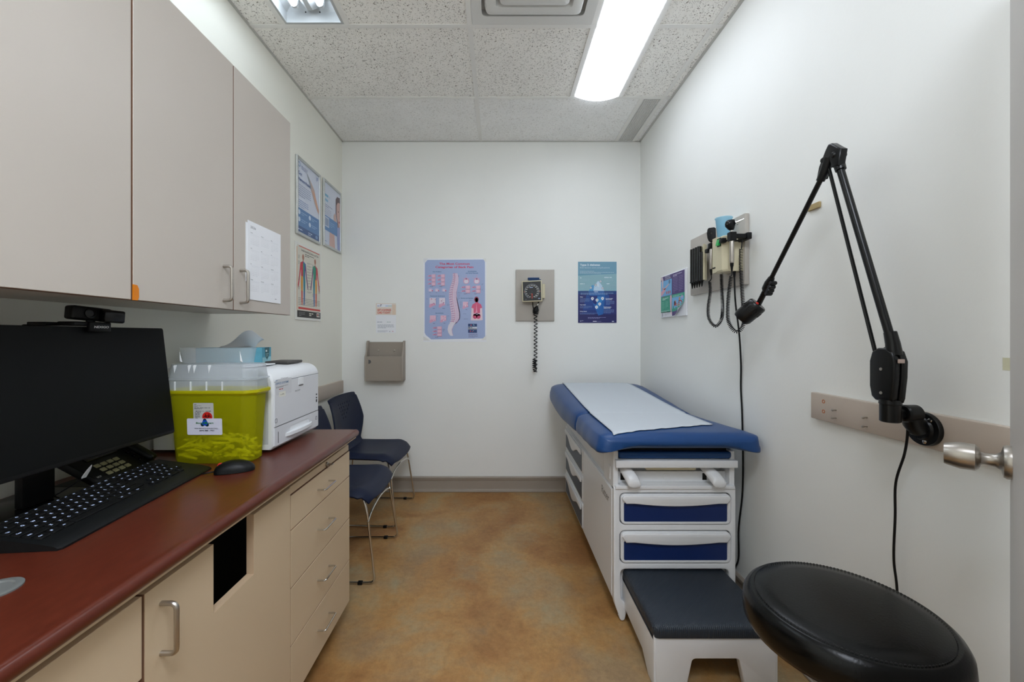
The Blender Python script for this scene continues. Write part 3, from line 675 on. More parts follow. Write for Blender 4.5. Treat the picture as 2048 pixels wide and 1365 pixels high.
def fill(name, m, n, r, lab):
    mb = MB()
    for k in range(n):
        x = rn.uniform(-.10, .10); y = rn.uniform(.012, .085); z = rn.uniform(.012, .085)*(1-.2*abs(x)/.1); a = rn.uniform(0, PI); e = rn.uniform(-.35, .35); L = rn.uniform(.02, .05)
        d = Vector((math.cos(a)*math.cos(e), math.sin(a)*math.cos(e)*.4, math.sin(e)))*L; c = Vector((-.925+x, cy0+y, Z0+z))
        p, q = c-d, c+d
        for v in (p, q): v.x = min(-.812, max(-1.038, v.x)); v.y = min(cy0+.095, max(cy0+.008, v.y)); v.z = max(Z0+.01, v.z)
        mb.tube([p, q], rn.uniform(r*.6, r), 6)
    return mb.build(name, m, t, lab, kind='stuff')
fill('used_syringes', mat('syringe_plastic', (250, 250, 225), .4), 170, .0055, 'pile of used syringes seen through the yellow wall')
fill('needle_caps', mat('needle_cap_green', (96, 120, 50), .5), 30, .005, None)
# labels stick to the sloping front wall
fr = Vector((0, (-.008-.001), (1.058-Z0-.006))).normalized()
def fpt(x, z): return Vector((x, cy0+.001-.009*(z-Z0-.006)/(1.058-Z0-.006)-.0004, z))
sc_ = 1/622.0   # metres per photo pixel at this depth
def lab(px, py): return fpt((px-997)*sc_*.995, 1.245+(672-py)*sc_*.99)
la = Print(lab(391.5, 806), (1, 0, 0), -fr, .0001)      # 0.1 mm units
u = sc_*10000*.995/15.1625     # crop pixels -> units
C = lambda x: x*u
def px_(x): return (x-180)*u
def py_(y): return (y-242)*u
la.poly([(px_(x), py_(y)) for x, y in rrect(180, 242, 790, 760, 30)], (196, 196, 190)).up()
la.lines(px_(210), py_(282), px_(330), 1, 10, C(14), (60, 60, 60)); la.lines(px_(210), py_(320), px_(430), 2, C(30), C(12), (110, 110, 108)); la.lines(px_(212), py_(380), px_(690), 2, C(32), C(20), (120, 120, 116))
la.rect(px_(270), py_(485), px_(425), py_(498), (20, 20, 20)).poly([(px_(228), py_(491)), (px_(285), py_(476)), (px_(285), py_(506))], (20, 20, 20))
la.rect(px_(545), py_(485), px_(680), py_(498), (20, 20, 20)).poly([(px_(725), py_(491)), (px_(670), py_(476)), (px_(670), py_(506))], (20, 20, 20))
la.text('FULL', px_(440), py_(502), C(26), (40, 40, 40), w=C(80))
la.lines(px_(225), py_(530), px_(440), 1, 10, C(16), (30, 30, 30)); la.lines(px_(228), py_(562), px_(370), 5, C(32), C(14), (70, 70, 78))
cxm, cym = 595, 665
la.circ(px_(cxm), py_(cym), C(152), (206, 34, 24), n=30); la.up()
for a in (90, 210, 330):       # biohazard: three open horns round a small ring
    ax, ay = cxm+58*math.cos(math.radians(a)), cym-58*math.sin(math.radians(a))
    la.ring(px_(ax), py_(ay), C(66), C(20), (16, 10, 8), 20, -a+50, -a+310)
la.ring(px_(cxm), py_(cym), C(52), C(13), (16, 10, 8), 20)
la.circ(px_(cxm), py_(cym), C(14), (206, 34, 24))
la.build(t, 'warning_label', 'white warning label with a red biohazard disc')
lb = Print(lab(378.8, 837), (1, 0, 0), -fr, .0001); lb.l = 7; u2 = sc_*10000*.995/34.13
def qx(x): return (x+390)*u2
def qy(y): return (y-70)*u2
lb.poly([(qx(x), qy(y)) for x, y in rrect(-390, 70, 1990, 1190, 90)], (222, 222, 236)).up()
for dx, dy in ((820, 205), (660, 490), (970, 500)): lb.circ(qx(dx), qy(dy), 125*u2, (14, 50, 60))
lb.up(); lb.circ(qx(830), qy(370), 190*u2, (24, 74, 190), n=24).up(); lb.circ(qx(900), qy(370), 80*u2, (20, 130, 70)); lb.circ(qx(745), qy(380), 55*u2, (20, 120, 60)); lb.up()
lb.text('Biom', qx(225), qy(430), 120*u2, (24, 120, 60), .02, w=400*u2, slant=.2); lb.text('pert', qx(1030), qy(430), 120*u2, (24, 120, 60), .02, w=380*u2, slant=.2)
lb.text('FOR SERVICE PLEASE CALL:', qx(135), qy(780), 66*u2, (30, 28, 50), .015, w=1590*u2)
lb.text('(604) 888 - 7921', qx(450), qy(930), 78*u2, (24, 24, 50), .03, w=1000*u2)
lb.build(t, 'service_label', 'white label with a globe logo and phone number')

# laser printer, front towards the room
t = thing('printer', 'white laser printer at the end of the worktop', 'printer', (-1.0, 1.59, Z0))
PX, PY0, PY1, PT = -.785, 1.413, 1.772, 1.130
def pprof(ins): return [(-1.205+ins, Z0+.010+ins*.3), (PX-.01-ins, Z0+.010+ins*.3), (PX-ins, Z0+.022), (PX-ins, 1.088-ins)]+[(PX-.052-ins+(.052)*math.cos(a), 1.082-ins+.046*math.sin(a)) for a in [math.radians(d) for d in (15, 30, 45, 60, 75, 90)]]+[(-1.0, PT+.004-ins), (-1.17, PT+.002-ins), (-1.205+ins, PT-.03-ins)]
MB().loft([[(x, y, z) for x, z in pprof(i)] for y, i in ((PY0, .006), (PY0+.004, .001), (PY0+.009, 0), (PY1-.009, 0), (PY1-.004, .001), (PY1, .006))]).build('body', M_white, t, smooth=28)
M_wh2 = mat('white_plastic_panel', (214, 216, 220), .4)
MB().plate([(PX-.075, Z0+.03), (PX-.016, Z0+.03), (PX-.016, 1.07)]+[(PX-.075+.059*math.cos(math.radians(a)), 1.07+.044*math.sin(math.radians(a))) for a in range(10, 95, 10)], [], (0, PY0-.0008, 0), (1, 0, 0), (0, 0, 1), -.0016).build('side_panel', mat('side_plastic', (188, 191, 196), .45), t, smooth=0)
M_gap = mat('shadow_gap', (40, 40, 42), .6)
MB().box((PX-.001, PY0+.008, 1.0815), (PX+.0008, PY1-.004, 1.0828)).build('seam', M_gap, t, smooth=0)
MB().box((PX-.001, PY0+.008, .9215), (PX+.0008, PY1-.004, .9228)).build('seam', M_gap, t, smooth=0)
fp = MB().box((PX-.002, PY0+.009, .9235), (PX+.0015, PY1-.008, 1.081), .001, 1).build('front_door', M_wh2, t)
MB().box((PX+.001, 1.588, 1.052), (PX+.004, 1.628, 1.080), .001, 1).build('latch', M_white, t)
MB().box((PX+.002, 1.592, 1.0495), (PX+.0045, 1.624, 1.0505)).build('latch_slot', M_gap, t)
dr = MB().plate(rrect(PY0+.009, Z0+.020, PY1-.008, .921, .004), [rrect(1.525, Z0+.034, 1.675, .906, .010)], (PX-.003, 0, 0), (0, 1, 0), (0, 0, 1), .0045).build('paper_tray', M_wh2, t)
MB().box((PX-.010, 1.523, Z0+.032), (PX-.0085, 1.677, .908)).build('tray_recess', M_white, dr)
MB().loft([[(PX+o-.002, y, z) for z in (zz-.006, zz+.006)]+[(PX-.012, y, z) for z in (zz+.008, zz-.004)] for y, o, zz in ((1.490, .002, .880), (1.505, .010, .880), (1.55, .017, .880), (1.60, .019, .880), (1.65, .017, .880), (1.69, .010, .880), (1.705, .002, .880))]).build('tray_handle', M_white, dr, smooth=50)
MB().box((PX+.001, 1.443, Z0+.028), (PX+.0022, 1.4455, Z0+.068)).build('level_slot', M_gap, t)
for y, z in ((1.430, .945), (1.745, .892)): MB().plate(rrect(y-.007, z-.008, y+.007, z+.008, .004), [rrect(y-.005, z-.006, y+.005, z+.006, .003)], (PX+.001, 0, 0), (0, 1, 0), (0, 0, 1), .0012).build('tray_mark', mat('grey_mark', (130, 132, 136), .5), t)
for a, b in ((.99, 1.002), (1.006, 1.012), (1.02, 1.026)): MB().box((PX+.001, 1.742, a-.03), (PX+.002, 1.752, b-.03)).build('port', M_gap, t)
MB().box((-.94, 1.63, PT+.001), (-.845, 1.752, PT+.012), .003, 1).box((-.93, 1.65, PT+.010), (-.85, 1.74, PT+.0125), .001, 1).build('control_panel', mat('panel_grey', (70, 68, 66), .5), t)
MB().box((-1.15, 1.43, PT+.0035), (-.87, 1.585, PT+.008), .002, 1).build('output_tray', M_white, t)
MB().box((-.875, 1.44, PT+.0025), (-.872, 1.60, PT+.0045)).build('seam', M_gap, t)
pr = Print((PX+.0017, 0, 1.245), (0, 1, 0), (0, 0, -1), .001)   # x = mm along y, y = mm below eye level
Y = lambda y: y*1000
def pz(px, py):  # photo pixel on the printer front -> (x mm, y mm)
    d = 812*.7833/(997-px); return d*1000, (py-672)*d/812*1000
pr.poly([pz(552, 760), pz(583, 755), pz(583, 785), pz(552, 792)], (206, 208, 212)).up()
for s_, p0, p1, h, c, b in (('OFFICE SYSTEMS', (551, 771), (577, 765), 7.5, (52, 112, 158), .01), ('RICOH', (590, 784), (600, 782), 5, (150, 152, 156), .02)):
    a = pz(*p0); b_ = pz(*p1); pr.text(s_, a[0], a[1], h, c, b, w=b_[0]-a[0])
a, b_ = pz(551, 763), pz(559, 761.5); pr.lines(a[0], a[1]-2, b_[0], 1, 3, 2.4, (70, 130, 170))
pr.line([pz(561.5, 757.5), pz(564, 756), pz(566, 757.3), pz(569, 756), pz(572, 756.4), pz(576, 754.6)], .8, (30, 30, 34))
a, b_ = pz(552, 776), pz(576, 770); pr.lines(a[0], a[1]-2, b_[0], 2, 3.2, 1.6, (110, 108, 108))
a, b_ = pz(558, 780.5), pz(571, 777.5); pr.lines(a[0], a[1]-3.4, b_[0], 1, 4, 3.4, (190, 74, 70))
pr.poly([pz(558, 785), pz(571, 782), pz(571, 792), pz(558, 795)], (224, 224, 214)).up()
a, b_ = pz(561, 791), pz(568, 789); pr.text('1-P2', a[0], a[1], 4.2, (110, 104, 84), .02, w=b_[0]-a[0])
pr.build(fp, 'stickers')
# tissue box behind, on the printer
tb = Matrix.Translation((-1.082, 1.668, PT+.0045)) @ Matrix.Rotation(math.radians(14), 4, 'Z')
t = thing('tissue_box', 'blue tissue box with a raised white tissue on top of the printer', 'tissue box', tb.to_translation())
M_tis = mat('tissue_card', (96, 168, 188), .5, var=.08, vscale=30)
MB().box((-.117, -.058, 0), (.117, .058, .062), .0015, 1, M=tb).build('carton', M_tis, t, smooth=0)
MB().plate([(.06*math.cos(a), .022*math.sin(a)) for a in [2*PI*k/20 for k in range(20)]], [], tb @ Vector((0, 0, .0621)), tb.to_3x3() @ Vector((1, 0, 0)), tb.to_3x3() @ Vector((0, 1, 0)), .0006).build('slot', M_dark, t)
p = Print(tb @ Vector((.1173, -.058, .062)), tb.to_3x3() @ Vector((0, 1, 0)), (0, 0, -1), .001)
p.rect(0, 0, 116, 62, (70, 160, 186)).up().rect(0, 40, 116, 62, (150, 206, 216)).up()
p.poly([(30, 0), (92, 0), (86, 36), (60, 52), (36, 36)], (20, 96, 104)).up(); p.lines(40, 10, 82, 1, 8, 8, (224, 236, 236)); p.lines(42, 26, 82, 2, 8, 3, (170, 205, 208)); p.build(t)
def tis(u, v):   # a folded sheet pulled up out of the slot
    a = PI*u; H = .006+.068*math.sin(min(1, u*1.12)*PI*.62)**1.6*(1-.25*u**6)
    x = -.060+.165*u+.012*v*math.sin(3*u)
    y = .020*math.sin(2.2*u*PI)*v+.016*math.sin(5*u+2.5*v)*v-.030*v*v*(u-.3)
    return tb @ Vector((x if u < .55 else x+.012*(v-1)*(u-.55)*6, y, .060+H*(1-(1-v)**1.5)-.018*max(0, u-.75)*4*v))
MB().grid(tis, 20, 10).build('tissue', M_paper, t, mods=[('SOLIDIFY', {'thickness': .0006})], fix=False, smooth=60)

# ================================================================= stacking chairs
def make_chair(label):
    t = thing('side_chair', label, 'chair', (0, 0, 0), group='navy chairs along the wall')
    def seat(u, v):   # u front to back 0..1 , v side
        y = (v-.5)*2
        hw = .238-.030*u+.002*math.sin(PI*u)-.02*max(0, .12-u)/.12
        x = .240-.445*u-.025*(abs(y)**3)*(1-u)
        z = .452+.012*abs(y)**2.2-.012*math.sin(PI*min(1, u*1.1))*(1-y*y)
        if u < .22: z -= .055*((.22-u)/.22)**1.8; x -= .010*((.22-u)/.22)**2
        z -= .030*max(0, abs(y)-.86)/.14*(1 if u > .1 else .5)
        return (x, y*hw, z)
    MB().grid(seat, 22, 22).build('seat', M_navy, t, fix=False, smooth=70, mods=[('SOLIDIFY', {'thickness': .012, 'offset': -1}), ('BEVEL', {'width': .003, 'segments': 2})])
    NU, NV = 50, 44
    def back(u, v):
        y = (u-.5)*2; z = .455+.375*v
        w = .150+.090*(v/.47)**.9 if v < .47 else .240-.032*((v-.47)/.53)
        x = -.158-.022*v-.040*v*v-.030*(1-y*y)*math.sin(PI*min(1, .25+v*.75))+.018*y*y*math.sin(PI*v)
        if v > .93: z -= .012*abs(y)**3
        if v < .12: x += .05*(1-v/.12)**2
        return (x, y*w, z)
    holes = set()
    for r_, n_ in enumerate((6, 5, 4, 3, 2)):
        for k in range(n_):
            holes.add((int(round(NU/2+(k-(n_-1)/2)*4)), 36-r_*3))
    MB().grid(back, NU, NV, lambda i, j: (i, j) in holes).build('backrest', M_navy, t, fix=False, smooth=60, mods=[('SOLIDIFY', {'thickness': .009, 'offset': 0})])
    r = .0058
    for s_ in (-1, 1):
        MB().tube(fillet([(-.185, s_*.150, .60), (-.200, s_*.158, .46), (-.205, s_*.175, .430), (-.262, s_*.225, .0075), (.245, s_*.230, .0075), (.195, s_*.205, .36), (.170, s_*.195, .430)], .035), r, 10).build('side_frame', M_chrome, t)
        MB().tube([(.17, s_*.195, .428), (-.205, s_*.178, .428)], r, 10).build('seat_rail', M_chrome, t)
        for x in (.17, -.2): MB().box((x-.012, s_*.230-.009, 0), (x+.012, s_*.230+.009, .016), .003, 2).build('glide', M_black, t)
    MB().tube(spline([(.204, -.215, .305), (.203, -.15, .335), (.202, 0, .352), (.203, .15, .335), (.204, .215, .305)]), .0052, 10).build('front_brace', M_chrome, t)
    MB().tube([(-.235, -.205, .21), (-.235, .205, .21)], .005, 10).build('rear_brace', M_chrome, t)
    return t
def copy_tree(o, parent=None):
    c = o.copy(); COL.objects.link(c); c.parent = parent
    for ch in list(o.children): copy_tree(ch, c)
    return c
ch = make_chair('nearer navy plastic chair with chrome legs, half hidden by the drawer cabinet')
ch2 = copy_tree(ch); ch2['label'] = 'navy plastic chair with perforated back in the corner by the back wall'
ch.location = (-.862, 2.262, 0); ch2.location = (-.892, 2.868, 0); ch2.rotation_euler = (0, 0, math.radians(-3))

# ================================================================= examination table
TX0, TX1, TY0, TY1 = .502, 1.033, 1.765, 3.06; TC = .768
et = thing('exam_table', 'white medical examination table with blue padded top and drawers', 'exam table', (TC, 2.4, 0))
MB().box((TX0+.004, TY0+.035, .075), (TX1-.004, TY1, .575), .006, 2).build('lower_shell', M_table, et)
MB().box((TX0+.012, TY0+.16, .573), (TX1-.012, TY1-.01, .738), .004, 2).build('upper_shell', M_table, et)
for x in (TX0, TX1-.022): MB().box((x, TY0+.010, .572), (x+.022, TY0+.17, .742), .003, 1).build('side_cheek', M_table, et)
MB().box((TX0+.003, TY0+.055, .60), (TX0-.003, TY0+.085, .66), .002, 1).build('side_button', M_table, et)
MB().box((TX0-.002, TY0+.03, .5675), (TX0+.004, 2.39, .5725), .001, 1).build('shell_lip', M_table, et)
MB().box((TX0-.003, TY0+.03, .095), (TX0+.003, 2.385, .567), .0015, 1).build('side_panel', M_table, et)
# front frame with rounded openings, drawn in the x-z plane
def fz(pts): return pts
fo = [(TX0, .105), (TX0+.026, .085), (TX0+.028, .098), (TX0+.028, .215)]
outer = [(TX1, .582), (TX0, .582), (TX0, .10), (TX0+.006, .07), (TX0+.028, .012)]+arc(.540, .014, .012, 200, 350, 5)+[(.563, .060), (.552, .080), (TX0+.032, .095), (TX0+.030, .110), (TX0+.030, .200)]+arc(TX0+.050, .208, .020, 180, 90, 4)+arc(TX1-.050, .208, .020, 90, 0, 4)+[(TX1-.030, .110), (TX1-.032, .095), (.983, .080), (.972, .060)]+arc(.995, .014, .012, 190, 340, 5)+[(TX1-.006, .07), (TX1, .10)]
D1, D2 = (.532, .426, 1.008, .556), (.532, .258, 1.008, .392)
holes = [rrect(a-.004, b-.004, c+.004, d+.004, .022) for a, b, c, d in (D1, D2)]
MB().plate(outer, holes, (0, TY0+.038, 0), (1, 0, 0), (0, 0, 1), .036, .005).build('front_frame', M_table, et, smooth=40)
M_blue = mat('blue_drawer_panel', (12, 38, 92), .45)
for a, b, c, d in (D1, D2):
    dw = MB().plate(rrect(a, b, c, d, .020), [], (0, TY0+.022, 0), (1, 0, 0), (0, 0, 1), .020, .003).build('drawer', M_table, et, smooth=40)
    MB().plate(rrect(a+.014, b+.010, c-.014, b+.092, .006), [], (0, TY0+.0025, 0), (1, 0, 0), (0, 0, 1), .0015).build('panel', M_blue, dw, smooth=0)
    MB().plate(rrect(a, b, c, d, .020), [rrect(a+.012, b+.009, c-.012, b+.094, .007)], (0, TY0+.002, 0), (1, 0, 0), (0, 0, 1), .004, .0014).build('rim', M_table, dw)
    cm = (a+c)/2; zb = b+.092
    low = [(cm+(c-cm-.02)*k/12, zb-.011*max(0, math.cos(PI/2*k/10))**1.0 if abs(k) < 10 else zb) for k in range(-12, 13)]
    MB().plate(low+rrect(a+.004, zb, c-.004, d-.003, .016)[0:12], [], (0, TY0+.002, 0), (1, 0, 0), (0, 0, 1), .016, .004).build('handle_lip', M_table, dw, smooth=50)
# recess with stirrups
MB().box((TX0+.022, TY0+.085, .592), (TX1-.022, TY0+.09, .672)).build('recess_back', M_table, et)
MB().plate(rrect(TX0+.022, .594, TX1-.022, .640, .003), [(.544+0, .600), (.566, .600), (.566, .632), (.544, .632)] and [[(.544, .600), (.566, .600), (.566, .632), (.544, .632)], [(.909, .600), (.931, .600), (.931, .632), (.909, .632)]], (0, TY0+.052, 0), (1, 0, 0), (0, 0, 1), .006).build('recess_panel', M_table, et, smooth=0)
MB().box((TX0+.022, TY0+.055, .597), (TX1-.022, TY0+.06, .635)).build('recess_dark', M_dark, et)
MB().box((TX0+.006, TY0-.004, .578), (TX1-.006, TY0+.09, .593), .002, 1).build('recess_ledge', M_table, et)
for x in (.53, 1.005): MB().cyl((x, TY0+.02, .5925), (x, TY0+.02, .5938), .004, 12).build('rivet', M_steel, et)
MB().plate(rrect(.737, .600, .768, .630, .006), [rrect(.739, .602, .766, .628, .005)], (0, TY0+.0462, 0), (1, 0, 0), (0, 0, 1), .0016).build('push_button', M_table, et)
for x in (.570, .935):
    MB().loft([[(xx+dx-hw, y, z0) , (xx+dx+hw, y, z0), (xx+dx+hw*.8, y-.004, z1), (xx+dx-hw*.8, y-.004, z1)] for xx, y, dx, hw, z0, z1 in ((x, TY0+.08, -.014, .026, .652, .670), (x, TY0+.045, -.010, .030, .642, .670), (x, TY0+.015, -.002, .034, .624, .664), (x, TY0-.010, .007, .035, .602, .650), (x, TY0-.024, .012, .035, .592, .634), (x, TY0-.030, .014, .034, .590, .618))]).build('stirrup_cover', M_table, et, smooth=60, mods=[('SUBSURF', {'levels': 2, 'render_levels': 2})])
MB().box((TX0+.006, TY0-.012, .673), (TX1+.002, TY0+.12, .7055), .003, 2).build('front_shelf', M_table, et)
MB().plate(rrect(.645, .656, .865, .674, .008), [], (0, TY0+.06, 0), (1, 0, 0), (0, 0, 1), .05, .003).build('pull_tray', M_cream, et)
MB().plate(rrect(TX0+.022, TY0+.002, TX1-.012, TY0+.2, .02), [], (0, 0, .708), (1, 0, 0), (0, 1, 0), .030, .009).build('leg_rest_pad', M_vinyl, et, 'thin dark blue pull-out pad')
MB().box((TX0+.024, TY0+.035, .737), (TX1-.024, TY0+.16, .7655)).build('pad_gap_shade', M_dark, et)  # solid dark block, coloured as the shade between pad and cushion
MB().box((.50, TY0+.16, .7385), (1.02, TY1-.02, .7505), .003, 1).box((.47, TY0-.018, .7655), (1.02, TY0+.3, .7705), .001, 1).build('top_board', M_table, et)
# side drawers
M_gb = mat('grey_blue_panel', (72, 80, 92), .5)
for z in (.425, .262, .098):
    Y0, Y1 = 2.405, 2.990; zh = .145
    O = (TX0-.0005, 0, 0)
    dw = MB().plate(rrect(-Y1, z, -Y0, z+zh, .014), [], (TX0+.010, 0, 0), (0, -1, 0), (0, 0, 1), .016, .003).build("side_drawer", M_table, et, smooth=40)
    MB().plate(rrect(-Y1+.014, z+.010, -Y0-.012, z+zh-.022, .006), [], (TX0-.0062, 0, 0), (0, -1, 0), (0, 0, 1), .0015).build('panel', M_gb, dw, smooth=0)
    cm = -(Y0+Y1)/2; hw = (Y1-Y0)/2-.016
    low = [(cm+hw*k/14, z+zh-.034-.050*(math.cos(PI*k/20)**2 if abs(k) < 10 else 0)) for k in range(-14, 15)]
    MB().plate(low+[(cm+hw, z+zh-.012), (cm+hw-.01, z+zh-.004), (cm-hw+.01, z+zh-.004), (cm-hw, z+zh-.012)], [], (TX0-.0065, 0, 0), (0, -1, 0), (0, 0, 1), .010, .003).build('handle_lip', M_table, dw, smooth=50)
pr = Print((TX0-.0032, 0, 1.245), (0, -1, 0), (0, 0, -1), .001)
pr.text('Ritter', -1962, 753, 36, (96, 90, 84), .0, w=128); pr.build(et, 'lettering')
# bottom plinth and castors of the table
MB().box((TX0+.05, TY0+.12, .02), (TX1-.05, TY1-.06, .08), .01, 1).build('plinth', M_dark, et)
for x, y in ((TX0+.06, TY1-.06), (TX1-.06, TY1-.06), (TX0+.06, TY0+.14), (TX1-.06, TY0+.14)): MB().lathe((x, y, 0), (0, 0, 1), [(0, .02), (.01, .02), (.02, .01), (.05, .01)], 14).build('foot', M_black, et)

# upholstery: two padded cushions with a waist
HP = [(1.66, .335), (1.72, .350), (1.80, .352), (1.95, .342), (2.1, .330), (2.2, .325), (2.32, .334), (2.55, .350), (2.8, .358), (3.0, .360), (3.12, .352)]
def hw_(y):
    for (a, b), (c, d) in zip(HP, HP[1:]):
        if y <= c:
            f = max(0, (y-a)/(c-a)); f = f*f*(3-2*f); return b+(d-b)*f
    return HP[-1][1]
def cen(y): return .765-.029*min(1, max(0, (y-1.75)/.5))+.006*min(1, max(0, (y-2.25)/.8))
def ztop(y): return .834 if y < 2.2 else .838+.048*min(1, (y-2.2)/.8)**1.1
def zbot(y):
    P_ = [(1.6, .768), (1.76, .766), (1.9, .745), (2.05, .722), (2.2, .716), (2.6, .712), (2.9, .735), (3.2, .765)]
    for (a, b), (c, d) in zip(P_, P_[1:]):
        if y <= c: return b+(d-b)*max(0, (y-a)/(c-a))
    return .765
def cushion(ya, yb, ra, rb, name, lab):
    ys = []
    n = 26
    for k in range(n+1):
        f = k/n; ys.append((ya+(yb-ya)*(f-.0*math.sin(2*PI*f)/(2*PI))))
    ys = [ya+ra*(1-math.cos(a)) for a in [PI/2*k/7 for k in range(8)]]+[ya+ra+(yb-ya-ra-rb)*k/16 for k in range(1, 16)]+[yb-rb*(1-math.cos(a)) for a in [PI/2*k/7 for k in range(7, -1, -1)]]
    rings = []
    for y in ys:
        e = 1.0
        if y < ya+ra: e = math.sqrt(max(0, 1-((ya+ra-y)/ra)**2))
        if y > yb-rb: e = min(e, math.sqrt(max(0, 1-((y-yb+rb)/rb)**2)))
        zt, zb = ztop(y), zbot(y); zm = zb+(zt-zb)*.42; rr = []
        H = hw_(y)-(1-e)*.045
        for k in range(40):
            a = 2*PI*k/40; c, s_ = math.cos(a), math.sin(a)
            px_ = H*(abs(c)**.30)*(1 if c > 0 else -1)
            pz_ = ((zt-zm) if s_ > 0 else (zm-zb))*(abs(s_)**.62)*(1 if s_ > 0 else -1)
            dr_ = .034*max(0, (abs(px_)/H-.55)/.45)**1.5*(1-.6*min(1, max(0, (y-1.75)/.3))) if s_ < .35 else 0
            rr.append((cen(y)+px_, y, zm+pz_*max(.12, e)-dr_))
        rings.append(rr)
    return MB().loft(rings).build(name, M_vinyl, et, lab, smooth=60)
cushion(1.690, 2.205, .052, .030, 'seat_cushion', None)
cushion(2.185, 3.130, .030, .070, 'back_cushion', None)
MB().box((.425, 2.90, .715), (.50, 3.02, .752), .006, 2).box((.44, 2.86, .66), (.53, 2.90, .685), .008, 2).box((.50, 2.85, .665), (.53, 2.92, .745), .002, 1).build('paper_roll_bracket', M_white, et)
# paper runner
def pap(u, v):
    yf = 1.705+.165*u                     # torn slanting front edge
    yf += .004*math.sin(31*u)+.003*math.sin(57*u+1)
    ye = 3.10; y = yf+(ye-yf)*v
    x = .484+(.988-.484)*u+(.0-.012*v)*(u)
    e = 0
    z = ztop(y)
    if y < 1.742: z = zbot(y)+(ztop(y)-zbot(y))*(.42+.58*math.sqrt(max(0, 1-((1.742-y)/.052)**2)))
    if y > 3.06: z -= .044*(1-math.sqrt(max(0, 1-((y-3.06)/.07)**2)))
    if 2.15 < y < 2.25: z = max(z, .8365)+.001
    c = abs((x-cen(y))/hw_(y)); z -= 0
    return (x, y, z+.0030+.0006*math.sin(7*v+3*u)-.0022*c**4)
ep = MB().grid(pap, 24, 70).build('paper_runner', mat('exam_paper', (196, 202, 208), .75, bump=.1, bscale=40), fix=False, smooth=60, mods=[('SOLIDIFY', {'thickness': .0008, 'offset': 1})])
tag(ep, 'white exam paper sheet laid along the blue padded table top', 'paper')
# pull-out step
SX0, SX1, SY0, SY1 = .547, .990, 1.432, 1.80; ST = .2215
st = MB().plate([(SX0+.004, .176), (SX0+.010, 0), (SX0+.118, 0), (SX0+.136, .088)]+arc(SX0+.150, .088, .014, 180, 90, 3)+arc(SX1-.150, .088, .014, 90, 0, 3)+[(SX1-.118, 0), (SX1-.010, 0), (SX1-.004, .176)], [], (0, SY0+.030, 0), (1, 0, 0), (0, 0, 1), .028, .004).build('step', M_table, et, smooth=40)
MB().plate([(-SY1, .186), (-SY1, .06), (-SY0-.12, .05), (-SY0-.06, .0), (-SY0-.004, 0), (-SY0-.004, .186)], [], (SX0+.016, 0, 0), (0, -1, 0), (0, 0, 1), .014, .002).build('step_side', M_table, st)
MB().plate([(-SY1, .186), (-SY1, .06), (-SY0-.12, .05), (-SY0-.06, .0), (-SY0-.004, 0), (-SY0-.004, .186)], [], (SX1-.002, 0, 0), (0, -1, 0), (0, 0, 1), .014, .002).build('step_side', M_table, st)
MB().box((SX0+.002, SY0+.01, .165), (SX1-.002, SY1, .190)).build('step_top', M_table, st)
def ribmat():
    m = bpy.data.materials.new('ribbed_tread'); m.use_nodes = True; nt = m.node_tree; N = nt.nodes; L = nt.links; b = N['Principled BSDF']
    b.inputs['Base Color'].default_value = lin((36, 45, 55)); b.inputs['Roughness'].default_value = .5
    tc = N.new('ShaderNodeTexCoord'); sx = N.new('ShaderNodeSeparateXYZ'); L.new(tc.outputs['Object'], sx.inputs[0])
    def tri(o, s_):
        a = N.new('ShaderNodeMath'); a.operation = 'MULTIPLY'; a.inputs[1].default_value = s_; L.new(o, a.inputs[0])
        c = N.new('ShaderNodeMath'); c.operation = 'SINE'; L.new(a.outputs[0], c.inputs[0]); return c.outputs[0]
    ml = N.new('ShaderNodeMath'); ml.operation = 'MULTIPLY'; L.new(tri(sx.outputs[0], 900), ml.inputs[0]); L.new(tri(sx.outputs[1], 900), ml.inputs[1])
    bp_ = N.new('ShaderNodeBump'); bp_.inputs['Strength'].default_value = .6; bp_.inputs['Distance'].default_value = .001
    L.new(ml.outputs[0], bp_.inputs['Height']); L.new(bp_.outputs['Normal'], b.inputs['Normal']); return m
rg = []
for z, i in ((.178, .001), (.182, 0), (ST-.016, 0), (ST-.006, .004), (ST, .013)):
    rg.append([(x, y, z) for x, y in rrect(SX0+i, SY0-.004+i, SX1-i, SY1-i*.1, .018)])
MB().loft(rg).build('tread', ribmat(), st, 'dark slate ribbed rubber tread', smooth=50)

# ================================================================= round stool
sx_, sy_ = .751, .883
t = thing('exam_stool', 'round black padded swivel stool in front of the step', 'stool', (sx_, sy_, 0))
sp = [(0, .135), (.002, .165), (.008, .1815), (.020, .188), (.040, .190), (.060, .188), (.072, .182), (.079, .174), (.081, .170), (.0805, .167), (.083, .163), (.0865, .13), (.088, .07), (.088, .002)]
MB().lathe((sx_, sy_, .578), (0, 0, 1), sp, 72).build('seat', M_leather, t, smooth=60)
mb = MB()
for k in range(150):
    a = 2*PI*k/150; q = a+.026; R_ = .1655
    mb.tube([(sx_+R_*math.cos(a), sy_+R_*math.sin(a), .6608), (sx_+R_*math.cos((a+q)/2), sy_+R_*math.sin((a+q)/2), .6618), (sx_+R_*math.cos(q), sy_+R_*math.sin(q), .6608)], .0006, 5)
mb.build('stitching', mat('dark_thread', (34, 34, 34), .6), t, kind='stuff')
MB().lathe((sx_, sy_, .570), (0, 0, 1), [(0, .12), (.008, .13), (.009, .02)], 32).build('seat_plate', M_black, t)
MB().lathe((sx_, sy_, .09), (0, 0, 1), [(0, .028), (.25, .028), (.251, .014), (.482, .014)], 20).build('gas_column', M_chrome, t)
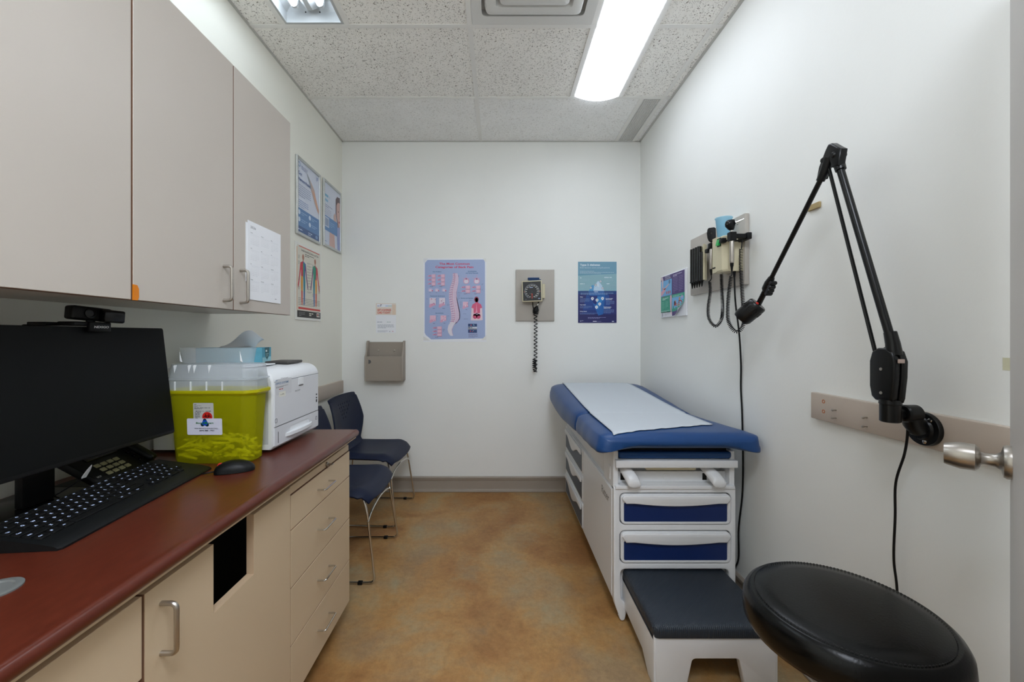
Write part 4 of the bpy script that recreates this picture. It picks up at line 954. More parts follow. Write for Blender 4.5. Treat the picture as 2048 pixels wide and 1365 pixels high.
for k in range(5):
    a = math.radians(20+72*k); d = Vector((math.cos(a), math.sin(a), 0)); c = Vector((sx_, sy_, 0)); n = Vector((-d.y, d.x, 0))
    MB().loft([[c+d*s_+n*w+Vector((0, 0, z0)), c+d*s_-n*w+Vector((0, 0, z0)), c+d*s_-n*w*.7+Vector((0, 0, z1)), c+d*s_+n*w*.7+Vector((0, 0, z1))] for s_, w, z0, z1 in ((.0, .026, .085, .125), (.12, .020, .078, .110), (.25, .014, .066, .088))]).build('base_arm', M_chrome, t, smooth=40)
    c2 = c+d*.245
    MB().cyl(c2+Vector((0, 0, .045)), c2+Vector((0, 0, .075)), .007, 10).build('castor_stem', M_black, t)
    cs = MB()
    for s_ in (-1, 1): cs.lathe(c2+d*.012+n*s_*.004+Vector((0, 0, .025)), n*s_, [(0, .025), (.012, .025), (.015, .02)], 18)
    cs.build('castor', M_black, t)

# ================================================================= things on the back wall
BY = YB
def sheet(name, label, cat, x0, z1, w, h, col=(236, 238, 242), t=.0012, group=None):
    o = MB().box((x0, BY-t-.0004, z1-h), (x0+w, BY-.0004, z1)).build(name, M_paper if col is None else mat('sheet_%d_%d_%d' % tuple(col), col, .5), smooth=0)
    tag(o, label, cat, group); return o
# back pain chart; crop pixels 65..1005 x 75..1310 of the poster -> metres
PX0, PZ1, PW, PH = -.599, 1.864, .503, .667
po = sheet('anatomy_poster', 'laminated blue anatomy poster of a spine and back pain categories', 'poster', PX0, PZ1, PW, PH)
p = Print((PX0, BY-.0016, PZ1), (1, 0, 0), (0, 0, -1), PW/945)
def q(x, y): return (x-63, y-72)
def R_(x0, y0, x1, y1, c): p.rect(x0-63, y0-72, x1-63, y1-72, c)
def Ci(x, y, r, c, ry=None): p.circ(x-63, y-72, r, c, ry)
p.poly([q(*a) for a in ((125, 98), (968, 92), (985, 130), (988, 1240), (960, 1275), (180, 1290), (100, 1225), (82, 1190), (85, 145))], (160, 176, 214)).up()
p.text('The Most Common', 465, 98, 30, (206, 70, 108), .03, w=455, align='c'); p.text('Categories of Back Pain', 465, 147, 30, (206, 70, 108), .03, w=570, align='c')
for s_, x, y, w in (('Disc Problems', 268, 281, 128), ('Facet Joint Syndrome', 275, 646, 215), ('Spondylolysis', 303, 902, 120), ('Spondylolisthesis', 795, 274, 130), ('and Spinal Stenosis', 790, 300, 185), ('Strains and Sprains', 715, 678, 185)):
    p.text(s_, x-63, y-72, 13, (44, 100, 150), .03, w=w, align='c')
pk, pk2, dk, pale, red = (214, 160, 190), (226, 186, 206), (150, 92, 134), (224, 214, 228), (206, 84, 118)
rn = random.Random(5)
def vert(x, y, w, h, n=3, rev=False):
    """stack of drawn vertebrae with their spinous processes"""
    for k in range(n):
        yy = y+h*k/n; a = x+w*.50
        p.poly([q(*b) for b in ((a, yy+2), (x+w, yy+1), (x+w*.95, yy+h/n*.5), (x+w, yy+h/n-3), (a, yy+h/n-4), (a+w*.06, yy+h/n*.5))], pk2)
        p.poly([q(*b) for b in ((a, yy+h/n*.25), (x+w*.30, yy+h/n*.15), (x, yy+h/n*.50), (x+w*.05, yy+h/n*.66), (x+w*.32, yy+h/n*.55), (a, yy+h/n*.62))], pk)
    p.up()
    for k in range(n):
        yy = y+h*k/n
        p.rect(x+w*.50-63, yy+h/n-5-72, x+w-63, yy+h/n+1-72, dk); p.ring(x+w*.36-63, yy+h/n*.45-72, w*.09, w*.035, dk, 10); p.rect(x+w*.93-63, yy-72, x+w-63, yy+h/n-72, pk)
        p.circ(x+w*.20-63, yy+h/n*.48-72, w*.05, red)
    p.l -= 1
    p.lines(x+w*.3-63, y+h+8-72, x+w*.8-63, 1, 5, 6, (96, 100, 140), int(x))
vert(125, 312, 120, 175); vert(265, 312, 120, 175); vert(195, 1095, 145, 150)
for x in (168, 263, 370):
    Ci(x, 548, 36, (190, 184, 220), 30); p.up(); Ci(x, 552, 20, (232, 214, 224), 14); p.circ(x+28-63, 560-72, 9, red); p.l -= 1; p.lines(x-15-63, 582-72, x+15-63, 1, 5, 5, (110, 114, 150))
for x, y, w, h in ((155, 668, 110, 150), (300, 668, 105, 150), (160, 930, 105, 115), (320, 930, 100, 110), (655, 725, 90, 110)):
    R_(x, y, x+w*.92, y+h*.66, pale if y < 900 and x < 600 else pk2); p.up()
    p.poly([q(*b) for b in ((x, y+h*.62), (x+w*.6, y+h*.5), (x+w*.9, y+h*.70), (x+w*.45, y+h*.82), (x+w*.1, y+h), (x-w*.1, y+h*.9))], pk)
    for k in range(9): p.circ(x+rn.uniform(.15, .85)*w-63, y+rn.uniform(.1, .7)*h-72, rn.uniform(3, 8), rn.choice((dk, red, pk, (238, 226, 234))))
    p.rect(x+w*.86-63, y-72, x+w*.94-63, y+h*.66-72, (130, 150, 196)); p.l -= 1
    p.lines(x+w*.45-63, y+h+4-72, x+w*.95-63, 1, 5, 6, (96, 100, 140), int(x))
for x in (705, 862):
    p.line([q(x, 385), q(x+3, 320)], 6, pk); p.line([q(x-70, 372), q(x+60, 372)], 5, pk)
    Ci(x, 415, 46, pk, 44); p.up(); Ci(x, 420, 33, pale, 30); p.circ(x-63, 385-72, 12, dk); p.l -= 1
vert(625, 482, 140, 115, 2); vert(780, 482, 140, 115, 2)
for i, (x, y, x1, n) in enumerate(((575, 585, 610, 6), (750, 700, 790, 2), (935, 455, 960, 2), (935, 545, 965, 1), (420, 760, 450, 2), (350, 1135, 385, 3), (270, 935, 295, 1), (425, 935, 450, 1), (575, 340, 590, 1), (660, 903, 730, 1), (668, 982, 748, 1), (608, 715, 640, 5), (105, 680, 150, 1), (620, 590, 640, 1))):
    p.lines(x-63, y-72, x1-63, n, 22 if n > 3 else 14, 5, (112, 120, 164), i)
# the spine itself
cl = [(535, 300, 34), (545, 360, 42), (540, 430, 50), (520, 500, 56), (505, 580, 58), (505, 660, 60), (515, 740, 62), (530, 820, 66), (545, 900, 68), (545, 970, 66), (520, 1030, 48), (480, 1080, 40), (462, 1140, 32), (470, 1190, 28), (492, 1235, 20)]
p.band([q(a, b) for a, b, c in cl], [c*1.0 for a, b, c in cl], (206, 176, 206)).up()
p.band([q(a+18, b) for a, b, c in cl[:11]], [c*.58 for a, b, c in cl[:11]], (222, 202, 222))
p.band([q(a-6, b) for a, b, c in cl[10:]], [c*.95 for a, b, c in cl[10:]], (222, 216, 226)).up()
for k in range(46):
    f = k/45*10; i = int(min(f, 9)); g_ = f-i; a = cl[i][0]+(cl[i+1][0]-cl[i][0])*g_; b = cl[i][1]+(cl[i+1][1]-cl[i][1])*g_; c = cl[i][2]
    p.poly([q(a-c*.95, b+4), q(a-c*.35, b-5), q(a-c*.2, b+2), q(a-c*.9, b+11)], (238, 232, 238) if k % 2 else (196, 160, 196))
    p.circ(a-c*.15-63, b-72, 5, (176, 110, 146) if k % 3 else red); p.circ(a-c*.55-63, b+6-72, 4, (160, 110, 150)); p.line([q(a+c*.15, b), q(a+c*.85, b-2)], 3, (180, 140, 180))
p.l -= 2
p.band([q(588, 330), q(578, 430), q(556, 540), q(552, 640), q(580, 760), q(604, 880), q(604, 980), q(560, 1040), q(500, 1075), q(478, 1110), q(484, 1160)], [5, 6, 6, 5, 6, 7, 8, 9, 9, 12, 5], (150, 116, 166))
# seated back figure
sk = (232, 206, 216)
p.poly([q(*a) for a in ((785, 800), (800, 770), (845, 740), (880, 740), (925, 770), (942, 810), (950, 1000), (915, 1005), (775, 1005))], sk).up()
p.poly([q(*a) for a in ((782, 815), (800, 765), (846, 738), (846, 705), (880, 705), (880, 738), (925, 765), (945, 815), (912, 825), (912, 895), (815, 895), (815, 825))], (216, 88, 128))
Ci(858, 690, 34, (150, 56, 88), 42); Ci(860, 695, 22, (116, 44, 70), 30)
Ci(838, 945, 34, (206, 74, 116), 38); Ci(886, 945, 34, (206, 74, 116), 38); R_(812, 905, 914, 935, (222, 150, 176)); p.up()
p.poly([q(858, 745), q(870, 860), q(880, 905), q(840, 905), q(850, 860)], (232, 150, 180)); Ci(864, 905, 14, (196, 170, 206))
p.l -= 2
R_(733, 1055, 866, 1190, (24, 62, 116)); p.up(); R_(733, 1100, 866, 1140, (206, 212, 226)); p.lines(738-63, 1108-72, 856-63, 1, 9, 12, (60, 90, 150)); R_(733, 1128, 866, 1135, (196, 84, 96))
for k in range(9): p.circ(745+rn.uniform(0, 110)-63, (1075 if k % 2 else 1168)+rn.uniform(-8, 8)-72, rn.uniform(4, 10), rn.choice(((206, 212, 226), (120, 160, 190), (196, 84, 96), (16, 34, 70))))
p.l -= 1; p.lines(740-63, 1200-72, 875-63, 5, 14, 6, (120, 120, 160), 4)
for c_ in ((62, 74, 124, 74, 84, 150), ): pass
p.up(); p.up(); p.up()
p.poly([q(66, 76), q(128, 76), q(84, 148), q(66, 130)], (226, 228, 230)); p.poly([q(1005, 76), q(1005, 135), q(965, 96), q(960, 76)], (228, 228, 222)); p.poly([q(64, 1240), q(170, 1308), q(64, 1305)], (222, 222, 220)); p.poly([q(1006, 1225), q(1006, 1300), q(925, 1303)], (228, 228, 224))
p.build(po)
# savings flyer
fx, fz_ = -.978, 1.504
o = sheet('flyer', 'small white savings card flyer with red heading above the wall file holder', 'flyer', fx, fz_, .160, .235)
p = Print((fx, BY-.0016, fz_), (1, 0, 0), (0, 0, -1), .160/780)
def q2(x, y): return (x-137, y-165)
p.rect(0, 0, 780, 450, (226, 214, 202)).rect(640, 60, 780, 450, (226, 206, 186)).up()
p.rect(40, 30, 620, 150, (232, 236, 242)).up().lines(60, 95, 290, 1, 20, 22, (96, 96, 128)).circ(200, 60, 22, (70, 50, 66)).rect(370, 95, 470, 118, (150, 170, 206)).rect(470, 95, 620, 118, (160, 186, 150))
p.text('GET A SAVINGS', 58, 298, 76, (206, 74, 58), .03, w=530); p.text('CARD TODAY!', 58, 400, 76, (206, 74, 58), .03, w=500)
p.lines(50, 720, 310, 1, 20, 14, (70, 84, 110)); p.lines(430, 720, 710, 1, 20, 14, (110, 150, 130)); p.lines(70, 830, 700, 4, 40, 14, (150, 158, 168)); p.lines(70, 1060, 460, 3, 26, 10, (170, 176, 184)); p.rect(520, 1085, 560, 1105, (120, 120, 130)); p.rect(630, 1085, 680, 1105, (196, 110, 120))
p.build(o)
# diabetes poster
dx, dz = .634, 1.836; dw_, dh = .308, .487
o = sheet('health_poster', 'blue type 2 diabetes poster with an iceberg drawing', 'poster', dx, dz, dw_, dh, (210, 214, 214))
u_ = dw_/793
p = Print((dx, BY-.0016, dz), (1, 0, 0), (0, 0, -1), u_)
def q3(x, y): return (x-62, y-72)
def P3(pts, c): p.poly([q3(*a) for a in pts], c)
P3([(62, 72), (855, 72), (855, 320), (62, 360)], (112, 158, 182)); P3([(62, 360), (855, 320), (855, 672), (62, 672)], (140, 180, 190)); P3([(62, 320), (460, 322), (62, 362)], (100, 152, 174))
H_ = [(672, (26, 66, 128)), (760, (24, 74, 146)), (900, (22, 66, 140)), (1060, (26, 54, 124)), (1150, (34, 36, 96)), (1330, (38, 32, 84))]
for (ya, c), (yb, _) in zip(H_, H_[1:]): P3([(62, ya), (855, ya), (855, yb), (62, yb)], c)
p.up()
P3([(62, 740), (62, 1150), (140, 1150), (240, 740)], (36, 44, 108)); P3([(855, 740), (855, 1150), (740, 1150), (700, 740)], (40, 44, 110)); p.up()
P3([(285, 740), (620, 740), (580, 1150), (480, 1180)], (24, 96, 170)); P3([(285, 670), (350, 550), (395, 560), (380, 672)], (84, 156, 206)); P3([(378, 672), (395, 560), (478, 462), (555, 560), (600, 672)], (186, 212, 232)); P3([(272, 674), (600, 674), (600, 745), (290, 745)], (48, 100, 166)); p.up()
P3([(290, 770), (460, 770), (470, 960), (380, 930)], (24, 44, 116)); P3([(440, 560), (478, 470), (500, 600)], (214, 228, 240)); P3([(460, 790), (600, 790), (470, 1060), (440, 960)], (50, 130, 196)); p.up()
p.text('Type 2 diabetes', 103-62, 155-72, 36, (222, 234, 238), .035, w=412); p.text('Risk factors and complications', 103-62, 210-72, 32, (190, 212, 222), 0, w=610)
p.lines(103-62, 262-72, 630-62, 1, 9, 8, (186, 208, 216)); p.lines(103-62, 288-72, 800-62, 2, 22, 8, (186, 208, 216))
for x, y, x1 in ((103, 398, 185), (103, 520, 218), (600, 388, 800), (650, 518, 765)): p.lines(x-62, y-72, x1-62, 1, 9, 14, (222, 234, 238)); p.lines(x-62, y+26-72, min(x+190, 845)-62, 5 if y < 450 else 6, 15, 4, (160, 192, 202), y)
p.lines(115-62, 715-72, 795-62, 2, 22, 8, (150, 180, 214)); p.lines(395-62, 686-72, 525-62, 1, 9, 12, (200, 216, 236))
for x, y, s_, w in ((103, 805, 'Other', 62), (103, 965, 'Heart attack', 120), (103, 1100, 'Kidney disease', 140), (628, 835, 'Coronary artery', 152), (628, 858, 'disease (CAD)', 130), (590, 1010, 'Peripheral artery', 160), (590, 1033, 'disease (PAD)', 135)): p.text(s_, x-62, y-72, 17, (226, 232, 244), .03, w=w)
for x, y, x1, n in ((103, 830, 300, 5), (103, 985, 350, 3), (103, 1128, 480, 2), (635, 880, 810, 5), (590, 1055, 800, 5)): p.lines(x-62, y-72, x1-62, n, 17, 6, (120, 146, 196), y)
p.lines(265-62, 1214-72, 630-62, 2, 18, 8, (150, 150, 196)); p.rect(368-62, 1292-72, 445-62, 1304-72, (230, 232, 240)); p.rect(450-62, 1294-72, 540-62, 1302-72, (120, 120, 160)); p.lines(103-62, 1282-72, 178-62, 2, 12, 8, (180, 184, 206)); p.circ(780-62, 1300-72, 24, (196, 200, 216), 10)
for x, y in ((325, 608), (425, 550), (523, 477), (567, 617), (357, 828), (452, 860), (566, 826), (507, 940), (442, 1004)):
    if y > 800: p.poly([q3(x-22, y+18), q3(x+22, y+18), q3(x, y+44)], (206, 212, 224))
    p.circ(x-62, y-72, 30 if y > 800 else 25, (226, 230, 238) if y > 800 else (40, 70, 110)); p.up(); p.circ(x-62, y-72, 20, (236, 238, 242)); p.up(); p.circ(x-62, y-72, 8, (110, 110, 130) if x != 425 else (20, 20, 30), 10); p.l -= 2
p.build(o)

# wall file holder
t = thing('wall_file_holder', 'empty taupe wall file holder with curved side panels', 'file holder', (-.89, BY, .9))
hx0, hx1, hz0 = -1.040, -.742, .894
M_fh = mat('taupe_plastic', (156, 146, 134), .5)
MB().box((hx0+.004, BY-.010, hz0), (hx1-.004, BY-.001, 1.196), .001, 1).build('back_panel', M_fh, t)
MB().box((hx0+.010, BY-.088, hz0), (hx1-.010, BY-.078, 1.084), .001, 1).build('front_panel', M_fh, t)
MB().box((hx0+.004, BY-.086, hz0+.004), (hx1-.004, BY-.002, hz0+.014)).build('bottom_panel', M_fh, t)
side = [(0, hz0), (.092, hz0), (.092, 1.070), (.088, 1.085), (.074, 1.100), (.062, 1.125), (.054, 1.160), (.050, 1.185), (.042, 1.200), (.028, 1.206), (0, 1.206)]
for x in (hx0, hx1-.012): MB().plate([(-a, b) for a, b in side], [], (x, BY-.001, 0), (0, 1, 0), (0, 0, 1), .012, .002).build('side_panel', M_fh, t, smooth=40)
for x in (-.955, -.828): MB().lathe((x, BY-.0105, 1.128), (0, -1, 0), [(0, .007), (.004, .006), (.005, .003)], 14).build('screw', M_steel, t)
pr = Print((0, BY-.0884, 0), (1, 0, 0), (0, 0, -1), 1)
MB().plate([(0, 0), (.012, 0), (.020, .006), (.023, .015), (.020, .024), (.012, .030), (0, .030), (.003, .022), (.003, .008)], [], (-1.012, BY-.0882, 1.028), (1, 0, 0), (0, 0, 1), .0015).build('badge', mat('badge_grey', (88, 88, 88), .5), t, smooth=0)

# blood pressure gauge on its board
bd = MB().box((.138, BY-.018, 1.363), (.444, BY-.0006, 1.771), .0035, 2).build('backing_board', M_board)
tag(bd, 'taupe painted board behind the blood pressure gauge', 'board')
t = thing('blood_pressure_gauge', 'wall blood pressure gauge with black dial and coiled tube', 'gauge', (.26, BY-.02, 1.6))
Rg = Matrix.Translation((.262, BY-.072, 1.592)) @ Matrix.Rotation(math.radians(-8), 4, 'Z') @ Matrix.Rotation(math.radians(-1.5), 4, 'Y')
MB().box((-.078, -.016, -.082), (.078, .020, .082), .004, 2, M=Rg).build('dial_case', M_cream, t)
MB().box((.01, BY-.055, 1.50), (.02, BY-.05, 1.51)) if False else None
MB().box((.205, BY-.052, 1.535), (.33, BY-.019, 1.665), .004, 2).build('cuff_basket', M_cream, t)
MB().box((.342, BY-.050, 1.540), (.366, BY-.018, 1.652), .003, 1).box((.325, BY-.035, 1.56), (.345, BY-.018, 1.64), .002, 1).build('basket_bracket', M_cream, t)
g = Print(Rg @ Vector((-.070, -.0163, .074)), Rg.to_3x3() @ Vector((1, 0, 0)), Rg.to_3x3() @ Vector((0, 0, -1)), .001)
g.rect(0, 0, 140, 148, (26, 28, 30)).up()
cx_, cy_ = 70, 76
g.ring(cx_, cy_, 58, 4, (120, 124, 130), 40, 120, 420)
for k in range(15):
    a = math.radians(112+316*k/14); g.text(str(k*20+20), cx_+45*math.cos(a), cy_+45*math.sin(a)+3, 6.5, (214, 214, 208), .03, align='c')
for k in range(61):
    a = math.radians(112+316*k/60); g.line([(cx_+51*math.cos(a), cy_+51*math.sin(a)), (cx_+54*math.cos(a), cy_+54*math.sin(a))], .8, (200, 200, 200))
g.lines(51, 43, 89, 1, 4, 5.5, (170, 186, 214)); g.lines(50, 92, 92, 1, 4, 2, (130, 130, 130)); g.lines(14, 136, 36, 1, 4, 3, (120, 120, 120)); g.rect(116, 130, 132, 137, (150, 160, 190)); g.lines(60, 8, 84, 1, 3, 2, (90, 90, 90)); g.rect(9, 74, 14, 81, (196, 110, 60)); g.rect(128, 74, 133, 81, (196, 110, 60))
g.up(); g.circ(cx_, cy_, 4, (60, 60, 60)).up().poly([(cx_-2.6, 92), (cx_+2.6, 92), (cx_+.6, 136), (cx_-.6, 136)], (214, 66, 40)).poly([(cx_-4, 120), (cx_+4, 120), (cx_, 134)], (214, 66, 40)).circ(cx_, 102, 4, (214, 66, 40))
g.build(t, 'dial_face', 'black dial with white numerals and a red needle')
M_cuff = mat('navy_cuff', (30, 60, 104), .8, bump=.3, bscale=300)
for a, b, z in ((.226, .338, 1.676), (.236, .334, 1.690), (.231, .322, 1.703)):
    MB().box((a, BY-.050, z-.014), (b, BY-.022, z), .004, 2).build('folded_cuff', M_cuff, t)
MB().tube(spline([(.30, BY-.035, 1.68), (.328, BY-.036, 1.672), (.336, BY-.04, 1.64)]), .003, 8).build('cuff_tube', M_rubber, t)
MB().tube(spline([(.268, BY-.05, 1.512), (.272, BY-.052, 1.47), (.282, BY-.05, 1.44)]), .0035, 8).build('inlet_tube', M_rubber, t)
MB().tube(spline([(.318, BY-.05, 1.515), (.310, BY-.05, 1.497)]), .005, 8).build('release_tube', M_rubber, t)
MB().lathe((.311, BY-.05, 1.499), (-.35, 0, -1), [(0, .0055), (.004, .007), (.014, .007), (.018, .0055), (.022, .004)], 16).build('release_valve', M_chrome, t)
mb = MB().lathe((.304, BY-.05, 1.478), (-.35, 0, -1), [(0, .008), (.008, .013), (.022, .021), (.040, .023), (.055, .018), (.064, .013)], 18)
for k, (a, z) in enumerate(((.318, 1.446), (.314, 1.430), (.312, 1.417), (.276, 1.418))): mb.tube([(.29, BY-.05, z+.006), (a, BY-.056, z)], [.009, .003], 8)
mb.build('inflation_bulb', M_black, t)
MB().tube(coil([(.290, BY-.046, 1.415), (.293, BY-.044, 1.33), (.292, BY-.042, 1.22), (.292, BY-.042, 1.11), (.291, BY-.042, 1.03), (.290, BY-.044, .985), (.289, BY-.052, .962)], .0125, .0290, 14), .0036, 6, cap=True).build('coiled_tube', M_rubber, t)
MB().tube(coil([(.289, BY-.058, .965), (.282, BY-.066, .985), (.279, BY-.068, 1.02), (.281, BY-.066, 1.06)], .0125, .0150, 12), .0036, 6).build('coiled_tube', M_rubber, t)

# ================================================================= things on the left wall
def frame_poster(y0, y1, z0, z1, label, draw, wf=.017):
    t = thing('picture_frame', label, 'framed poster', (XL, (y0+y1)/2, (z0+z1)/2))
    MB().plate([(y0, z0), (y1, z0), (y1, z1), (y0, z1)], [[(y0+wf, z0+wf), (y1-wf, z0+wf), (y1-wf, z1-wf), (y0+wf, z1-wf)]], (XL+.001, 0, 0), (0, 1, 0), (0, 0, 1), .014, .003).build('frame', M_alu, t, smooth=40)
    b = MB().box((XL+.002, y0+wf-.002, z0+wf-.002), (XL+.006, y1-wf+.002, z1-wf+.002)).build('poster_sheet', mat('pale_blue_sheet', (206, 212, 226), .3), t, smooth=0)
    p = Print((XL+.0063, y0+wf, z1-wf), (0, 1, 0), (0, 0, -1), (y1-y0-2*wf)/100)
    draw(p, 100, 100*(z1-z0-2*wf)/(y1-y0-2*wf)); p.build(b)
def draw_a(p, w, h):
    p.rect(0, h*.66, w, h, (96, 134, 180)).up().rect(0, h*.91, w, h, (74, 98, 140)); p.up()
    p.ring(8, 9, 5, 1.5, (110, 150, 190)); p.lines(18, 8, 44, 3, 3, 1.2, (110, 130, 170)); p.lines(88, 6, 94, 3, 3, 1.5, (60, 100, 160))
    p.text('Got', 4, 30, 7, (70, 96, 150), .02); p.text('Hemorrhoids?', 4, 42, 7, (70, 96, 150), .02, w=60)
    p.lines(6, 50, 60, 6, 4.4, 1.4, (140, 150, 180)); p.lines(6, 82, 48, 4, 4.2, 1.4, (110, 136, 180))
    p.poly([(40, 14), (60, 26), (78, 40), (84, 54), (96, 72), (99, 84), (94, 84), (78, 68), (66, 52), (56, 38)], (190, 168, 160)).up(); p.poly([(66, 42), (78, 46), (99, 78), (98, 88), (84, 70)], (206, 160, 136)); p.poly([(40, 14), (54, 22), (66, 44), (56, 38)], (150, 158, 166)); p.l -= 1
    p.up()
    for x, y in ((8, .72), (8, .82), (55, .72), (55, .82)): p.circ(x, h*y, 5, (206, 220, 236)); p.lines(x+9, h*y-2, x+36, 2, 4, 1.2, (170, 196, 224))
    p.lines(4, h*.95, 32, 1, 4, 2, (206, 216, 236)); p.lines(48, h*.94, 66, 2, 4, 1.6, (206, 216, 236)); p.circ(88, h*.95, 6, (120, 150, 190), 4)
def draw_b(p, w, h):
    p.lines(3, 28, 44, 1, 8, 6, (120, 176, 206), 3); p.lines(3, 40, 56, 1, 8, 6, (140, 184, 212), 5)
    p.lines(4, 54, 52, 2, 4.4, 1.6, (120, 130, 160)); p.lines(4, 64, 44, 5, 4.4, 1.2, (150, 158, 180))
    p.poly([(72, 22), (82, 12), (100, 10), (100, h*.62), (88, h*.66), (78, h*.45), (72, 60)], (108, 92, 96)).up()
    p.poly([(78, 36), (86, 26), (100, 24), (100, h*.58), (92, h*.60), (82, h*.46), (78, 62)], (206, 172, 164)); p.up(); p.circ(90, 50, 3, (70, 50, 50), 1.5); p.poly([(91, 76), (99, 73), (99, 79), (93, 80)], (170, 80, 84))
    p.poly([(58, 70), (66, 60), (74, 66), (78, 90), (70, h*.70), (60, h*.66)], (200, 170, 162)); p.poly([(34, h*.76), (64, h*.76), (68, h), (32, h)], (206, 172, 164)); p.poly([(78, h*.62), (100, h*.58), (100, h), (84, h)], (150, 160, 200)); p.up()
    p.rect(0, h*.53, 82, h*.77, (100, 140, 188)).up().rect(4, h*.55, 30, h*.71, (196, 206, 222)).up().rect(7, h*.57, 27, h*.69, (150, 164, 190)); p.lines(36, h*.60, 64, 3, 5, 1.4, (150, 180, 214)); p.lines(4, h*.94, 28, 1, 4, 2, (150, 170, 200))
frame_poster(2.490, 2.825, 1.876, 2.361, 'aluminium framed blue poster with an open hand, nearer the wall cabinets', draw_a)
frame_poster(2.873, 3.195, 1.888, 2.366, 'aluminium framed poster of a coughing woman, nearer the room corner', draw_b)
# pain chart, plain laminated sheet
y0, y1, z0, z1 = 2.487, 2.846, 1.345, 1.828
o = MB().box((XL+.0004, y0, z0), (XL+.005, y1, z1), .001, 1).build('pain_chart', mat('chart_border', (232, 232, 226), .35), smooth=0)
tag(o, 'laminated chart of two coloured human figures under the framed posters', 'poster')
p = Print((XL+.0052, y0, z1), (0, 1, 0), (0, 0, -1), (y1-y0)/100); h = 134
p.rect(6, 4, 96, 118, (216, 212, 198)).rect(4, 8, 6, 118, (224, 176, 130)).rect(6, 118, 97, 130, (34, 34, 34)).up()
p.rect(12, 5, 92, 6.4, (196, 50, 44)); p.text('Understanding Sciatica and Pain', 20, 13, 3.8, (60, 60, 60), .01, w=68); p.lines(34, 16, 70, 2, 3, 1.2, (60, 60, 60)); p.rect(10, 112, 96, 115.5, (206, 60, 54))
p.lines(10, 96, 94, 5, 2.8, .9, (120, 118, 110))
def figure(x, f):
    r_, g_, b_, y_, tl, pu, sk = (196, 60, 72), (40, 150, 120), (60, 100, 160), (214, 150, 60), (30, 130, 150), (120, 70, 110), (176, 120, 96)
    L, Rr = (-1, 1) if f else (1, -1)
    p.circ(x, 23, 3.6, sk, 5.2); p.rect(x-1.6, 27, x+1.6, 31, sk)
    for s_, c1, c2, c3 in ((L, r_, y_, (206, 80, 60)), (Rr, b_ if f else g_, tl, b_)):
        p.poly([(x, 30), (x+s_*3, 31), (x+s_*10, 34), (x+s_*11, 40), (x+s_*7.5, 48), (x+s_*7.5, 58), (x, 58)], c1)
        p.poly([(x+s_*8.5, 36), (x+s_*11, 38), (x+s_*14.5, 58), (x+s_*19, 74), (x+s_*18, 80), (x+s_*15.5, 76), (x+s_*11.5, 60), (x+s_*8.5, 48)], r_ if s_ == L else pu)
        p.poly([(x, 57), (x+s_*7.5, 57), (x+s_*8.5, 66), (x+s_*7, 84), (x+s_*1.5, 84), (x+s_*.6, 66)], c2)
        p.poly([(x+s_*1.5, 83), (x+s_*7, 83), (x+s_*6.5, 96), (x+s_*5, 108), (x+s_*2.2, 108), (x+s_*1.8, 96)], c3)
    p.up(); p.poly([(x-.5, 34), (x+4, 33), (x+3, 55), (x, 57)], g_ if f else (40, 130, 110)); p.l -= 1
figure(27, True); figure(74, False)
for k in range(11): p.lines(42, 30+k*5.2, 60, 2, 1.7, .7, (130, 130, 124), k)
for x, y in ((9, 22), (9, 32), (9, 60), (9, 76), (62, 30), (62, 84), (88, 66), (88, 76)): p.lines(x, y, x+7, 4, 1.6, .6, (130, 130, 124), int(x*y))
p.up(); p.lines(12, 121, 34, 3, 2.6, 1, (130, 130, 130)); p.lines(50, 121, 66, 2, 3.2, 1.8, (214, 210, 196)); p.rect(80, 119.5, 93, 127, (206, 204, 196)); p.up(); p.rect(82, 121, 87, 125, (150, 60, 50)); p.rect(88, 121, 92, 125, (60, 60, 60))
p.build(o)
# calendar on the cabinet door
y0, y1, z0, z1 = 1.456, 1.676, 1.3765, 1.6615
tag(MB().box((UX+.0002, 1.4475, 1.44), (UX+.0016, 1.52, 1.652)).build('taped_note', M_paper, smooth=0), 'white paper strip showing behind the calendar edge', 'paper')
o = MB().box((UX+.0020, y0, z0), (UX+.0028, y1, z1)).build('wall_calendar', M_paper, smooth=0)
tag(o, 'white one-page 2026 calendar on the pale cabinet door', 'calendar')
p = Print((UX+.0029, y0, z1), (0, 1, 0), (0, 0, -1), .001)
p.text('2026', 16, 25, 8.5, (80, 84, 92), .0, w=32); ink = (128, 132, 142)
months = ['January', 'February', 'March', 'April', 'May', 'June', 'July', 'August', 'September', 'October', 'November', 'December']
first = [3, 6, 6, 2, 4, 0, 2, 5, 1, 3, 6, 1]; nd = [31, 28, 31, 30, 31, 30, 31, 31, 30, 31, 30, 31]
for m_ in range(12):
    x = 16+(m_ % 3)*66; y = 42+(m_//3)*57
    p.text(months[m_], x, y, 3.0, (80, 84, 92), .01); p.rect(x, y+3.4, x+56, y+3.8, (190, 194, 202))
    for k in range(7): p.text('SMTWTFS'[k], x+4+k*7.4, y+9, 1.9, ink, align='c')
    for d_ in range(nd[m_]):
        c_ = first[m_]+1+d_ if first[m_] < 6 else d_
        c_ = (first[m_]+1) % 7+d_; p.text(str(d_+1), x+4+(c_ % 7)*7.4, y+15+(c_//7)*6.2, 2.1, ink, align='c')
p.lines(176, 268, 202, 1, 3, 2.2, (120, 124, 132))
p.build(o)

